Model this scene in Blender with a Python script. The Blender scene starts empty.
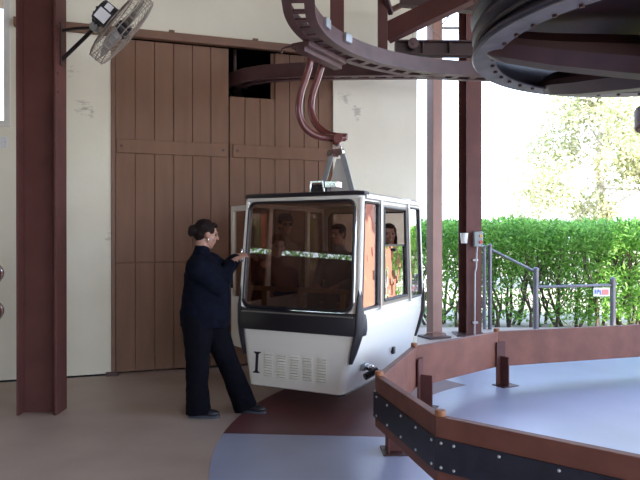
import bpy, bmesh, math, random
from mathutils import Vector, Matrix, noise
R = math.radians
random.seed(7)
SC = bpy.context.scene
COL = SC.collection
V = Vector

# ---------------------------------------------------------------- mesh builder
class MB:
    def __init__(self):
        self.v = []; self.f = []
    def add(self, vs, fs):
        b = len(self.v)
        self.v += [V(p) for p in vs]
        self.f += [tuple(i + b for i in f) for f in fs]
        return self
    def box(self, x0, x1, y0, y1, z0, z1, M=None):
        vs = [V((x, y, z)) for z in (z0, z1) for (x, y) in ((x0, y0), (x1, y0), (x1, y1), (x0, y1))]
        if M is not None: vs = [M @ p for p in vs]
        return self.add(vs, [(3, 2, 1, 0), (4, 5, 6, 7), (0, 1, 5, 4), (1, 2, 6, 5), (2, 3, 7, 6), (3, 0, 4, 7)])
    def bar(self, p0, p1, w, h, up=(0, 0, 1)):
        p0 = V(p0); p1 = V(p1); d = (p1 - p0); L = d.length; d.normalize()
        up = V(up)
        s = d.cross(up)
        if s.length < 1e-4: s = d.cross(V((1, 0, 0)))
        s.normalize(); u = s.cross(d).normalized()
        M = Matrix((s, d, u)).transposed().to_4x4(); M.translation = p0
        return self.box(-w / 2, w / 2, 0, L, -h / 2, h / 2, M)
    def tube(self, pts, r, n=10, closed=False, caps=True):
        pts = [V(p) for p in pts]; m = len(pts)
        rs = r if isinstance(r, (list, tuple)) else [r] * m
        vs = []; prev = None
        for i, p in enumerate(pts):
            if closed: t = pts[(i + 1) % m] - pts[i - 1]
            elif i == 0: t = pts[1] - p
            elif i == m - 1: t = p - pts[-2]
            else: t = pts[i + 1] - pts[i - 1]
            t.normalize()
            if prev is None:
                a = t.cross(V((0, 0, 1)))
                if a.length < 1e-3: a = t.cross(V((1, 0, 0)))
            else:
                a = prev - t * prev.dot(t)
            a.normalize(); prev = a; b = t.cross(a)
            vs += [p + (a * math.cos(2 * math.pi * k / n) + b * math.sin(2 * math.pi * k / n)) * rs[i] for k in range(n)]
        fs = []
        for i in range(m if closed else m - 1):
            j = (i + 1) % m
            for k in range(n):
                l = (k + 1) % n
                fs.append((i * n + k, j * n + k, j * n + l, i * n + l)[::-1])
        if caps and not closed:
            fs.append(tuple(range(n))); fs.append(tuple((m - 1) * n + k for k in range(n))[::-1])
        return self.add(vs, fs)
    def cyl(self, p0, p1, r0, r1=None, n=16):
        return self.tube([p0, p1], [r0, r0 if r1 is None else r1], n)
    def arc(self, cx, cy, r0, r1, z0, z1, a0, a1, n=24):
        vs = []; fs = []
        full = abs(abs(a1 - a0) - 360) < 1e-6
        m = n if full else n + 1
        for i in range(m):
            a = R(a0 + (a1 - a0) * i / n); c, s = math.cos(a), math.sin(a)
            vs += [(cx + r0 * c, cy + r0 * s, z0), (cx + r1 * c, cy + r1 * s, z0), (cx + r1 * c, cy + r1 * s, z1), (cx + r0 * c, cy + r0 * s, z1)]
        for i in range(n):
            j = (i + 1) % m
            for k in range(4):
                l = (k + 1) % 4
                fs.append((i * 4 + k, j * 4 + k, j * 4 + l, i * 4 + l))
        if not full:
            fs.append((0, 1, 2, 3)); fs.append(tuple(4 * n + k for k in (3, 2, 1, 0)))
        return self.add(vs, fs)
    def lathe(self, prof, M=None, n=32, closed_prof=False):
        vs = []; fs = []; m = len(prof)
        for i in range(n):
            a = 2 * math.pi * i / n
            for (r, z) in prof: vs.append(V((r * math.cos(a), r * math.sin(a), z)))
        for i in range(n):
            j = (i + 1) % n
            for k in range(m if closed_prof else m - 1):
                l = (k + 1) % m
                fs.append((i * m + k, j * m + k, j * m + l, i * m + l))
        if M is not None: vs = [M @ p for p in vs]
        return self.add(vs, fs)
    def prism(self, poly, h0, h1, M=None):
        n = len(poly)
        vs = [V((p[0], p[1], h0)) for p in poly] + [V((p[0], p[1], h1)) for p in poly]
        if M is not None: vs = [M @ p for p in vs]
        fs = [tuple(range(n))[::-1], tuple(range(n, 2 * n))] + [(i, (i + 1) % n, n + (i + 1) % n, n + i) for i in range(n)]
        return self.add(vs, fs)
    def loft(self, rings, caps=True, closed=True):
        n = len(rings[0]); vs = [p for r in rings for p in r]; fs = []
        for i in range(len(rings) - 1):
            for k in range(n):
                l = (k + 1) % n
                fs.append((i * n + k, i * n + l, (i + 1) * n + l, (i + 1) * n + k))
        if caps:
            fs.append(tuple(range(n))[::-1]); fs.append(tuple((len(rings) - 1) * n + k for k in range(n)))
        return self.add(vs, fs)
    def ell(self, c, r, M3=None, nu=20, nv=12):
        vs = []; fs = []
        c = V(c)
        for j in range(1, nv):
            t = math.pi * j / nv
            for i in range(nu):
                a = 2 * math.pi * i / nu
                p = V((r[0] * math.sin(t) * math.cos(a), r[1] * math.sin(t) * math.sin(a), r[2] * math.cos(t)))
                vs.append(c + (M3 @ p if M3 is not None else p))
        tp = V((0, 0, r[2])); bt = V((0, 0, -r[2]))
        vs.append(c + (M3 @ tp if M3 is not None else tp)); vs.append(c + (M3 @ bt if M3 is not None else bt))
        T = len(vs) - 2; B = T + 1
        for j in range(nv - 2):
            for i in range(nu):
                k = (i + 1) % nu
                fs.append((j * nu + i, (j + 1) * nu + i, (j + 1) * nu + k, j * nu + k))
        for i in range(nu):
            k = (i + 1) % nu
            fs.append((T, i, k)); fs.append((B, (nv - 2) * nu + k, (nv - 2) * nu + i))
        return self.add(vs, fs)
    def capsule(self, p0, r0, p1, r1, n=14):
        p0 = V(p0); p1 = V(p1); d = (p1 - p0); L = d.length
        if L < 1e-5: return self.ell(p0, (r0, r0, r0))
        d /= L
        pts = []; rs = []
        for k in range(1, 6):
            a = math.pi / 2 * k / 5.0
            pts.append(p0 - d * r0 * math.cos(a)); rs.append(max(r0 * math.sin(a), 1e-4))
        for k in range(4, 0, -1):
            a = math.pi / 2 * k / 5.0
            pts.append(p1 + d * r1 * math.cos(a)); rs.append(max(r1 * math.sin(a), 1e-4))
        pts.insert(5, p1.copy()); rs.insert(5, r1)
        return self.tube(pts, rs, n)
    def xf(self, M):
        self.v = [M @ p for p in self.v]; return self

def newmesh(name, mb, fixn=True):
    me = bpy.data.meshes.new(name)
    me.from_pydata([tuple(p) for p in mb.v], [], mb.f)
    if fixn:
        bm = bmesh.new(); bm.from_mesh(me)
        bmesh.ops.recalc_face_normals(bm, faces=bm.faces)
        bm.to_mesh(me); bm.free()
    me.update()
    return me

def obj(name, mb, mat, parent=None, world=False, smooth=35, bevel=0, label=None, fixn=True):
    if world and parent is not None:
        Mi = parent.matrix_basis.inverted()
        if parent.parent is not None: Mi = Mi @ parent.parent.matrix_basis.inverted()
        mb.v = [Mi @ p for p in mb.v]
    me = newmesh(name, mb, fixn)
    me.materials.append(mat)
    if smooth:
        me.shade_smooth(); me.set_sharp_from_angle(angle=R(smooth))
    o = bpy.data.objects.new(name, me); COL.objects.link(o)
    if parent is not None: o.parent = parent
    if bevel:
        b = o.modifiers.new('bevel', 'BEVEL'); b.width = bevel; b.segments = 2; b.limit_method = 'ANGLE'; b.angle_limit = R(40)
        b.harden_normals = False
    if label: o['label'] = label
    return o

def tag(o, label, cat, group=None):
    o['label'] = label; o['category'] = cat
    if group: o['group'] = group
    return o

def thing(name, label, cat, loc=(0, 0, 0), rotz=0, group=None):
    o = bpy.data.objects.new(name, None); COL.objects.link(o)
    o.empty_display_size = 0.1
    o.matrix_basis = Matrix.Translation(V(loc)) @ Matrix.Rotation(rotz, 4, 'Z')
    return tag(o, label, cat, group)

def struct(name, mb, mat, **k):
    o = obj(name, mb, mat, **k); o['kind'] = 'structure'; return o

# ---------------------------------------------------------------- materials
def mat(name, col, rough=0.5, metal=0.0, spec=0.5, var=0.0, vscale=6.0, bump=0.0, bscale=40.0, coat=0.0, col2=None, stretch=None):
    m = bpy.data.materials.new(name); m.use_nodes = True
    nt = m.node_tree; N = nt.nodes; L = nt.links
    b = N['Principled BSDF']
    b.inputs['Base Color'].default_value = (*col, 1)
    b.inputs['Roughness'].default_value = rough; b.inputs['Metallic'].default_value = metal
    b.inputs['Specular IOR Level'].default_value = spec
    b.inputs['Coat Weight'].default_value = coat
    tc = N.new('ShaderNodeTexCoord')
    src = tc.outputs['Object']
    if stretch:
        mp = N.new('ShaderNodeMapping'); mp.inputs['Scale'].default_value = stretch
        L.new(src, mp.inputs['Vector']); src = mp.outputs['Vector']
    if var or col2:
        n = N.new('ShaderNodeTexNoise'); n.inputs['Scale'].default_value = vscale; n.inputs['Detail'].default_value = 6
        L.new(src, n.inputs['Vector'])
        r = N.new('ShaderNodeValToRGB')
        r.color_ramp.elements[0].position = 0.3; r.color_ramp.elements[1].position = 0.7
        if col2 is None:
            r.color_ramp.elements[0].color = (*[c * (1 - var) for c in col], 1)
            r.color_ramp.elements[1].color = (*[min(1, c * (1 + var)) for c in col], 1)
        else:
            r.color_ramp.elements[0].color = (*col, 1); r.color_ramp.elements[1].color = (*col2, 1)
        L.new(n.outputs['Fac'], r.inputs['Fac']); L.new(r.outputs['Color'], b.inputs['Base Color'])
    if bump:
        n2 = N.new('ShaderNodeTexNoise'); n2.inputs['Scale'].default_value = bscale; n2.inputs['Detail'].default_value = 4
        L.new(src, n2.inputs['Vector'])
        bp = N.new('ShaderNodeBump'); bp.inputs['Strength'].default_value = bump; bp.inputs['Distance'].default_value = 0.01
        L.new(n2.outputs['Fac'], bp.inputs['Height']); L.new(bp.outputs['Normal'], b.inputs['Normal'])
    return m

def glass(name, tint, base, graze, rough=0.01, wave=0.0):
    m = bpy.data.materials.new(name); m.use_nodes = True
    nt = m.node_tree; N = nt.nodes; L = nt.links
    N.remove(N['Principled BSDF'])
    out = N['Material Output']
    t = N.new('ShaderNodeBsdfTransparent'); t.inputs['Color'].default_value = (*tint, 1)
    g = N.new('ShaderNodeBsdfGlossy'); g.inputs['Roughness'].default_value = rough; g.inputs['Color'].default_value = (1, 1, 1, 1)
    lw = N.new('ShaderNodeLayerWeight'); lw.inputs['Blend'].default_value = 0.5
    p = N.new('ShaderNodeMath'); p.operation = 'POWER'; p.inputs[1].default_value = 4
    L.new(lw.outputs['Facing'], p.inputs[0])
    ma = N.new('ShaderNodeMath'); ma.operation = 'MULTIPLY_ADD'; ma.inputs[1].default_value = graze; ma.inputs[2].default_value = base
    L.new(p.outputs[0], ma.inputs[0])
    mx = N.new('ShaderNodeMixShader')
    L.new(ma.outputs[0], mx.inputs['Fac']); L.new(t.outputs[0], mx.inputs[1]); L.new(g.outputs[0], mx.inputs[2])
    if wave:
        tc = N.new('ShaderNodeTexCoord'); n2 = N.new('ShaderNodeTexNoise'); n2.inputs['Scale'].default_value = 3
        L.new(tc.outputs['Object'], n2.inputs['Vector'])
        bp = N.new('ShaderNodeBump'); bp.inputs['Strength'].default_value = wave; bp.inputs['Distance'].default_value = 0.05
        L.new(n2.outputs['Fac'], bp.inputs['Height']); L.new(bp.outputs['Normal'], g.inputs['Normal'])
    L.new(mx.outputs[0], out.inputs['Surface'])
    return m

def leafmat(name, c1, c2, trans=0.4):
    m = bpy.data.materials.new(name); m.use_nodes = True
    nt = m.node_tree; N = nt.nodes; L = nt.links
    b = N['Principled BSDF']; b.inputs['Roughness'].default_value = 0.45
    gi = N.new('ShaderNodeNewGeometry')
    r = N.new('ShaderNodeValToRGB'); r.color_ramp.elements[0].color = (*c1, 1); r.color_ramp.elements[1].color = (*c2, 1)
    L.new(gi.outputs['Random Per Island'], r.inputs['Fac'])
    L.new(r.outputs['Color'], b.inputs['Base Color'])
    t = N.new('ShaderNodeBsdfTranslucent'); L.new(r.outputs['Color'], t.inputs['Color'])
    mx = N.new('ShaderNodeMixShader'); mx.inputs['Fac'].default_value = trans
    L.new(b.outputs[0], mx.inputs[1]); L.new(t.outputs[0], mx.inputs[2]); L.new(mx.outputs[0], N['Material Output'].inputs['Surface'])
    return m

M_ = {}
M_['maroon'] = mat('maroon_steel_paint', (0.105, 0.038, 0.032), 0.6, spec=0.3, var=0.18, vscale=3, bump=0.08, bscale=30)
M_['maroon_dark'] = mat('dark_maroon_steel_paint', (0.062, 0.026, 0.023), 0.5, var=0.2, vscale=4)
M_['post_brown'] = mat('brown_post_paint', (0.27, 0.145, 0.11), 0.5, var=0.12, vscale=3)
M_['track'] = mat('track_paint', (0.10, 0.05, 0.05), 0.38, var=0.25, vscale=5)
M_['rim_grey'] = mat('worn_grey_rim_paint', (0.15, 0.13, 0.135), 0.5, var=0.3, vscale=6)
M_['liner'] = mat('wheel_liner_rubber', (0.03, 0.027, 0.045), 0.4, var=0.2)
M_['barrier'] = mat('brown_barrier_paint', (0.185, 0.068, 0.045), 0.55, spec=0.35, var=0.2, vscale=5, bump=0.1, bscale=25)
M_['rubber'] = mat('black_rubber', (0.022, 0.022, 0.032), 0.45, var=0.25, vscale=12)
M_['bolt'] = mat('galvanised_bolt', (0.6, 0.6, 0.6), 0.35, metal=0.9)
M_['peg'] = mat('wood_peg', (0.30, 0.12, 0.05), 0.6, var=0.3, vscale=20)
M_['white'] = mat('white_cabin_paint', (0.80, 0.77, 0.685), 0.22, spec=0.5, coat=0.3)
M_['black_plastic'] = mat('black_plastic', (0.016, 0.014, 0.018), 0.38)
M_['alu'] = mat('brushed_aluminium', (0.62, 0.62, 0.62), 0.3, metal=0.85)
M_['chrome'] = mat('chrome', (0.8, 0.8, 0.82), 0.08, metal=1.0)
M_['galv'] = mat('galvanised_steel', (0.42, 0.45, 0.47), 0.42, metal=0.6, var=0.12, vscale=10)
M_['plate_white'] = mat('white_plate', (0.62, 0.60, 0.56), 0.5)
M_['hanger'] = mat('maroon_hanger_gloss', (0.17, 0.045, 0.042), 0.22, coat=0.5)
M_['bronze_frame'] = mat('bronze_window_frame', (0.23, 0.215, 0.19), 0.4, metal=0.4)
M_['seat'] = mat('brown_bench_vinyl', (0.16, 0.065, 0.05), 0.5)
M_['inner_floor'] = mat('cabin_floor_mat', (0.08, 0.07, 0.065), 0.8)
M_['rail_tan'] = mat('tan_rail', (0.30, 0.21, 0.12), 0.5)
M_['glass_front'] = glass('tinted_front_glass', (0.60, 0.51, 0.47), 0.11, 0.6)
M_['glass_side'] = glass('tinted_side_glass', (0.62, 0.54, 0.50), 0.42, 0.7, wave=0.10)
M_['glass_rear'] = glass('tinted_rear_glass', (0.80, 0.74, 0.70), 0.05, 0.6)
M_['navy'] = mat('navy_jacket_cloth', (0.005, 0.006, 0.0125), 0.95, spec=0.08, var=0.3, vscale=18, bump=0.25, bscale=60)
M_['black_cloth'] = mat('black_trouser_cloth', (0.005, 0.005, 0.008), 0.95, spec=0.08, var=0.2, vscale=18)
M_['skin'] = mat('skin', (0.38, 0.20, 0.14), 0.5, var=0.06, vscale=20)
M_['hair'] = mat('dark_brown_hair', (0.014, 0.008, 0.007), 0.75, spec=0.15, var=0.4, vscale=60, stretch=(1, 1, 0.2))
M_['hair_br'] = mat('brown_hair', (0.06, 0.03, 0.02), 0.75, spec=0.15, var=0.4, vscale=60, stretch=(1, 1, 0.2))
M_['shoe'] = mat('black_shoe', (0.014, 0.014, 0.02), 0.4)
M_['sole'] = mat('grey_shoe_sole', (0.05, 0.055, 0.07), 0.6)
M_['shirt_tan'] = mat('tan_shirt', (0.33, 0.22, 0.16), 0.85, var=0.15)
M_['shirt_grey'] = mat('grey_shirt', (0.20, 0.19, 0.20), 0.85, var=0.15)
M_['shirt_rust'] = mat('rust_shirt', (0.50, 0.20, 0.13), 0.85, var=0.15)
M_['jeans'] = mat('denim', (0.06, 0.075, 0.12), 0.85, var=0.2)
M_['cap'] = mat('dark_cap_cloth', (0.03, 0.03, 0.045), 0.85)
M_['eye'] = mat('eye', (0.12, 0.09, 0.08), 0.2)
M_['ceiling'] = mat('brown_ceiling_boards', (0.30, 0.22, 0.16), 0.7, var=0.15, vscale=2)
M_['dark'] = mat('painted_shade_black', (0.012, 0.011, 0.012), 0.9)  # near-black standing in for shade in the storage and the wall-foot gap
M_['trim'] = mat('brown_trim_paint', (0.185, 0.092, 0.055), 0.55, var=0.1, vscale=6)
M_['wire'] = mat('fan_wire', (0.34, 0.29, 0.24), 0.4, metal=0.5)
M_['motor'] = mat('fan_motor_casing', (0.02, 0.022, 0.028), 0.4)
M_['paper'] = mat('white_label', (0.75, 0.77, 0.8), 0.5)
M_['fan_blade'] = mat('fan_blade_metal', (0.36, 0.34, 0.33), 0.4, metal=0.5)
M_['fence'] = mat('grey_fence_pipe', (0.16, 0.16, 0.18), 0.4, metal=0.5, var=0.15)
M_['box_grey'] = mat('grey_control_box', (0.30, 0.33, 0.33), 0.45)
M_['red'] = mat('red_button', (0.55, 0.03, 0.03), 0.3)
M_['yellow'] = mat('amber_button', (0.6, 0.3, 0.04), 0.3)
M_['ivory'] = mat('white_plastic', (0.7, 0.7, 0.68), 0.4)
M_['conduit'] = mat('grey_conduit', (0.45, 0.45, 0.45), 0.4, metal=0.3)
M_['sign_blue'] = mat('blue_sign_print', (0.10, 0.18, 0.5), 0.5)
M_['sign_pink'] = mat('red_sign_print', (0.6, 0.22, 0.2), 0.5)
M_['hedge'] = leafmat('hedge_leaf', (0.09, 0.23, 0.035), (0.36, 0.66, 0.15), 0.5)
M_['stem'] = mat('hedge_stem_bark', (0.12, 0.085, 0.065), 0.8, var=0.3, vscale=12)
M_['tree_leaf'] = leafmat('overexposed_tree_leaf', (0.30, 0.34, 0.13), (0.78, 0.72, 0.54), 0.45)  # leaf tones paled to carry the blown-out sunlight
M_['salmon'] = mat('sunlit_salmon_post_tint', (0.62, 0.25, 0.16), 0.5)  # sunlight put into the post colour, brighter than its paint
M_['ground'] = mat('sunlit_dirt', (0.30, 0.26, 0.19), 0.9, var=0.25, vscale=1.5, bump=0.2, bscale=8)
M_['brick_brown'] = mat('brown_board_wall', (0.10, 0.055, 0.038), 0.7, var=0.25, vscale=3)
M_['clear_red'] = mat('red_lamp_lens', (0.30, 0.01, 0.012), 0.12, coat=0.8)

# plaster wall: cream paint with scuffs of their own
def wall_mat():
    m = mat('cream_plaster', (0.80, 0.755, 0.61), 0.75, spec=0.3, bump=0.12, bscale=18)
    nt = m.node_tree; N = nt.nodes; L = nt.links; b = N['Principled BSDF']
    tc = N.new('ShaderNodeTexCoord')
    n = N.new('ShaderNodeTexNoise'); n.inputs['Scale'].default_value = 1.6; n.inputs['Detail'].default_value = 8
    L.new(tc.outputs['Object'], n.inputs['Vector'])
    r = N.new('ShaderNodeValToRGB'); r.color_ramp.elements[0].position = 0.3; r.color_ramp.elements[1].position = 0.65
    r.color_ramp.elements[0].color = (0.74, 0.69, 0.55, 1); r.color_ramp.elements[1].color = (0.80, 0.755, 0.61, 1)
    L.new(n.outputs['Fac'], r.inputs['Fac'])
    cur = r.outputs['Color']
    n2 = N.new('ShaderNodeTexNoise'); n2.inputs['Scale'].default_value = 9; n2.inputs['Detail'].default_value = 8; n2.inputs['Roughness'].default_value = 0.7
    mp = N.new('ShaderNodeMapping'); mp.inputs['Scale'].default_value = (1, 1, 2.6)
    L.new(tc.outputs['Object'], mp.inputs['Vector']); L.new(mp.outputs['Vector'], n2.inputs['Vector'])
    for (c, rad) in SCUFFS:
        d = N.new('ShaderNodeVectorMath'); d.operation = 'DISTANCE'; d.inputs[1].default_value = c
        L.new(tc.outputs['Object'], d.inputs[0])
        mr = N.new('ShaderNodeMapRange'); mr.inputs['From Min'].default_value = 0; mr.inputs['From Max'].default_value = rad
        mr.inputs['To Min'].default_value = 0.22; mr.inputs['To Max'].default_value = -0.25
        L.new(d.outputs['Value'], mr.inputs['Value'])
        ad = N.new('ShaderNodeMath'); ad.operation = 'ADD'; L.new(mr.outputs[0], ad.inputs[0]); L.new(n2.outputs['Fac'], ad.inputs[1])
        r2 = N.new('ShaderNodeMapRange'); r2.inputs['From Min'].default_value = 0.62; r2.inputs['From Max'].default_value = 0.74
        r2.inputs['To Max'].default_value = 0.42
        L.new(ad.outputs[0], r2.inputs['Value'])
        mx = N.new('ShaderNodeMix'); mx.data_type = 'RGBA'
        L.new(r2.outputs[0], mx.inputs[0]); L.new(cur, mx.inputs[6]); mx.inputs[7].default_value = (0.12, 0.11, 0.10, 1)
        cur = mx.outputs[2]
    L.new(cur, b.inputs['Base Color'])
    return m

# ---------------------------------------------------------------- camera helpers
EYE = 1.5; FPX = 620.0; HY = 238.0
def at(px, py, d):
    return V(((px - 320) / FPX * d, d, EYE + (HY - py) / FPX * d))

cam = bpy.data.cameras.new('camera'); cam.sensor_width = 36; cam.lens = FPX / 640 * 36
co = bpy.data.objects.new('camera', cam); COL.objects.link(co)
co.location = (0, 0, EYE); co.rotation_euler = (R(90) - math.atan(2 / FPX), 0, 0)
cam.clip_end = 500
SC.camera = co

# ================================================================ SETTING
WD = V((math.cos(R(18)), math.sin(R(18)), 0)); WN = V((math.sin(R(18)), -math.cos(R(18)), 0)); W0 = V((-2.245, 6.8, 0))
MW = Matrix((WD, -WN, V((0, 0, 1)))).transposed().to_4x4(); MW.translation = W0      # local x along the wall, y into the wall, z up
def WP(u, n, z): return W0 + WD * u + WN * n + V((0, 0, z))
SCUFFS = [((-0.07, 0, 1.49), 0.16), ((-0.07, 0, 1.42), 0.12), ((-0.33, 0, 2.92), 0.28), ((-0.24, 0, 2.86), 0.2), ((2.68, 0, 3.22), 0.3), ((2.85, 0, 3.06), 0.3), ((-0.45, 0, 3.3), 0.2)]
M_['wall'] = wall_mat()
ZC = 5.3

def wall_piece(mb, u0, u1, z0, z1, t=0.22): mb.box(u0, u1, 0, t, z0, z1)
def structW(name, mb, m, bevel=0):
    o = struct(name, mb, m, bevel=bevel); o.matrix_basis = MW; return o
wb = MB()
wall_piece(wb, -5.0, -2.6, 0, ZC); wall_piece(wb, -2.6, -1.04, 0, 2.66); wall_piece(wb, -2.6, -1.04, 4.7, ZC)
wall_piece(wb, -1.04, -0.04, 0, ZC); wall_piece(wb, -0.04, 2.53, 3.79, ZC); wall_piece(wb, 2.53, 3.665, 0, ZC)
structW('wall_back', wb, M_['wall'])
# window opening high in the wall, left edge of the photograph
f = MB()
for (a, b_, c, d) in ((-2.6, -1.04, 2.66, 2.72), (-2.6, -1.04, 4.64, 4.70), (-2.6, -2.54, 2.72, 4.64), (-1.10, -1.04, 2.72, 4.64)):
    f.box(a, b_, -0.02, 0.12, c, d)
structW('window_1', f, mat('cream_window_frame', (0.70, 0.69, 0.62), 0.5))
g = MB(); g.box(-1.95, -1.05, 0.06, 0.07, 2.70, 4.66); g.box(-2.56, -1.95, 0.075, 0.085, 2.70, 4.66)
pane = obj('pane', g, glass('clear_window', (0.97, 0.97, 0.97), 0.04, 0.5), bpy.data.objects['window_1'])
fb = MB(); fb.box(-1.17, -1.155, 0.05, 0.09, 2.72, 4.0)
obj('window_stay', fb, M_['black_plastic'], bpy.data.objects['window_1'])

# sliding plank door, two leaves
def plank_mat():
    m = mat('brown_door_paint', (0.205, 0.108, 0.066), 0.6, spec=0.3, var=0.10, vscale=2.5, bump=0.08, bscale=30, stretch=(4, 1, 0.6))
    return m
M_['door'] = plank_mat()
def leaf(name, u0, u1, n, notch=None):
    mb = MB(); w = (u1 - u0) / n; gp = 0.006
    for i in range(n):
        a = u0 + i * w; b = a + w
        for (z0, z1) in ((0.02, 1.222), (1.232, 3.70)):
            zz = z1
            if notch and z1 > 3 and (a + b) / 2 < notch[0]: zz = notch[1]
            mb.box(a + gp / 2, b - gp / 2, 0.03, 0.06, z0, zz)
    mb.box(u0, u1, 0.055, 0.075, 0.02, notch[1] if notch else 3.70)
    if notch: mb.box(notch[0], u1, 0.055, 0.075, notch[1], 3.70)
    return structW(name, mb, M_['door'], bevel=0.004)
d1 = leaf('door_1', 0.0, 1.255, 6)
d2 = leaf('door_2', 1.262, 2.53, 7, notch=(1.76, 3.15))
for (d, a, b) in ((d1, 0.015, 1.235), (d2, 1.30, 2.515)):
    r = MB(); r.box(a, b, 0.005, 0.032, 2.44, 2.59); obj('cross_board', r, M_['door'], d, bevel=0.004)
    for u in (a + 0.05, b - 0.05):
        k = MB(); k.cyl((u, 0.006, 2.515), (u, -0.004, 2.515), 0.016, n=10); obj('bolt', k, M_['maroon_dark'], d)
t = MB(); t.box(-0.045, 0.0, -0.01, 0.10, 0, 3.79); structW('trim_1', t, M_['trim'], bevel=0.004)
t = MB(); t.box(-1.0, 2.56, -0.075, 0.0, 3.705, 3.795); 
structW('trim_2', t, M_['trim'], bevel=0.004)
for i, u in enumerate((0.6, 1.55, 2.3)):
    k = MB(); k.box(u - 0.03, u + 0.03, -0.085, -0.0, 3.795, 3.815); o = obj('bracket', k, M_['trim'], bpy.data.objects['trim_2'])
t = MB(); t.box(-0.1, 0.03, -0.06, 0.0, 0.0, 0.035); structW('trim_3', t, M_['maroon_dark'])
# storage room behind the door, its gloom put into near-black wall colour
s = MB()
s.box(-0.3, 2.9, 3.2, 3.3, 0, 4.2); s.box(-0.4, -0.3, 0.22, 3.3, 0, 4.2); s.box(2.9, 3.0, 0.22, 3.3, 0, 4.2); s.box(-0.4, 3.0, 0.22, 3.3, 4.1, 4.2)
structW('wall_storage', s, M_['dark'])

bb = MB(); bb.box(-5.0, -0.1, -0.012, 0.0, 0.0, 0.018); bb.box(2.53, 3.665, -0.012, 0.0, 0.0, 0.018); structW('gap_shade_back', bb, M_['dark'])  # dark strip drawn as the shaded gap where wall meets floor, no board
# floors
CX, CY = 2.8, 4.5
M_['concrete'] = mat('brown_grey_concrete', (0.36, 0.28, 0.225), 0.5, var=0.10, vscale=1.1, bump=0.05, bscale=40, col2=(0.49, 0.40, 0.335))
M_['fl_maroon'] = mat('maroon_floor_paint', (0.125, 0.043, 0.045), 0.42, var=0.16, vscale=2.5, bump=0.04, bscale=40)
M_['fl_blue'] = mat('blue_grey_floor_paint', (0.345, 0.375, 0.49), 0.28, var=0.08, vscale=1.8, bump=0.04, bscale=40)
fl = MB(); fl.box(-9, 9, -8, 10.4, -0.2, 0.0); struct('floor', fl, M_['concrete'])
e = MB(); e.arc(CX, CY, 2.23, 3.55, 0.0, 0.004, 126, 176, 40); struct('floor_walkway', e, M_['fl_maroon'], smooth=0)
e = MB()
pts = [(CX + 2.23 * math.cos(R(a)), CY + 2.23 * math.sin(R(a))) for a in range(126, 177, 2)]
pts += [(CX + 3.55 * math.cos(R(a)), CY + 3.55 * math.sin(R(a))) for a in range(176, 271, 3)]
pts += [(8.9, CY - 3.55), (8.9, CY + 3.55)]
pts += [(CX + 3.55 * math.cos(R(a)), CY + 3.55 * math.sin(R(a))) for a in range(90, 127, 3)]
e.prism(pts, 0.0, 0.003); struct('floor_inner', e, M_['fl_blue'], smooth=0)
gr = MB(); gr.box(-70, 70, -70, 90, -0.4, -0.21); struct('ground', gr, M_['ground'])
# ceiling and its far lattice truss
c = MB(); c.box(-9, 6.9, -8.2, 10.3, ZC, ZC + 0.15); struct('ceiling', c, M_['ceiling'])

# unseen left wall added so its slot mirrors a bright strip in the windscreen
wl = MB()
PW = Matrix(((0, 0, 1, -9.0), (1, 0, 0, 0), (0, 1, 0, 0), (0, 0, 0, 1)))
def ztop(y): return 2.74 - 0.105 * (y - 1.2)
wl.box(-9.0, -8.8, -8, 4.4, 0, 2.36)
wl.prism([(-8, 2.36), (4.4, 2.36), (4.4, ztop(4.4)), (-8, ztop(-8))], 0, .2, PW)
wl.prism([(-8, ztop(-8) + .15), (4.4, ztop(4.4) + .15), (4.4, ZC), (-8, ZC)], 0, .2, PW)
wl.box(-9.0, -8.8, 4.3, 4.4, 1.95, ZC)
wr_ = MB(); wr_.box(-9, 1.2, -8.2, -8.0, 0, ZC); struct('wall_rear_light_block', wr_, mat('light_block_tan', (0.30, 0.22, 0.16), 0.7, var=0.15, vscale=2))  # unseen wall added behind the camera to block light from the front
struct('wall_left_unseen', wl, M_['brick_brown'])
# ================================================================ STEEL COLUMNS
def hbeam(mb, x, y, z0, z1, w, d, yaw, tf=0.018, tw=0.014, webalong='x'):
    # two flanges at +-w/2 (planes facing +-x), web joins them
    M = Matrix.Translation(V((x, y, 0))) @ Matrix.Rotation(yaw, 4, 'Z')
    mb.box(-w / 2, -w / 2 + tf, -d / 2, d / 2, z0, z1, M); mb.box(w / 2 - tf, w / 2, -d / 2, d / 2, z0, z1, M)
    mb.box(-w / 2 + tf, w / 2 - tf, -tw / 2, tw / 2, z0, z1, M)

t = thing('steel_column', 'maroon steel column by the fan, standing before the cream wall', 'column', (-2.395, 5.34, 0))
m = MB(); hbeam(m, -2.395, 5.34, 0, ZC, 0.335, 0.23, R(1)); obj('shaft', m, M_['maroon'], t, world=True, bevel=0.003)
m = MB()
for z in (2.68, 2.80, 2.93, 3.06, 3.2, 3.34):
    m.cyl((-2.31, 5.30, z), (-2.31, 5.292, z), 0.010, n=8)
for i in range(4):
    k = MB(); z = (2.74, 2.90, 3.18, 3.30)[i]; k.cyl((-2.24, 5.27, z), (-2.219, 5.27, z), 0.011, n=8); obj('bolt', k, M_['maroon_dark'], t, world=True)

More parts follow.
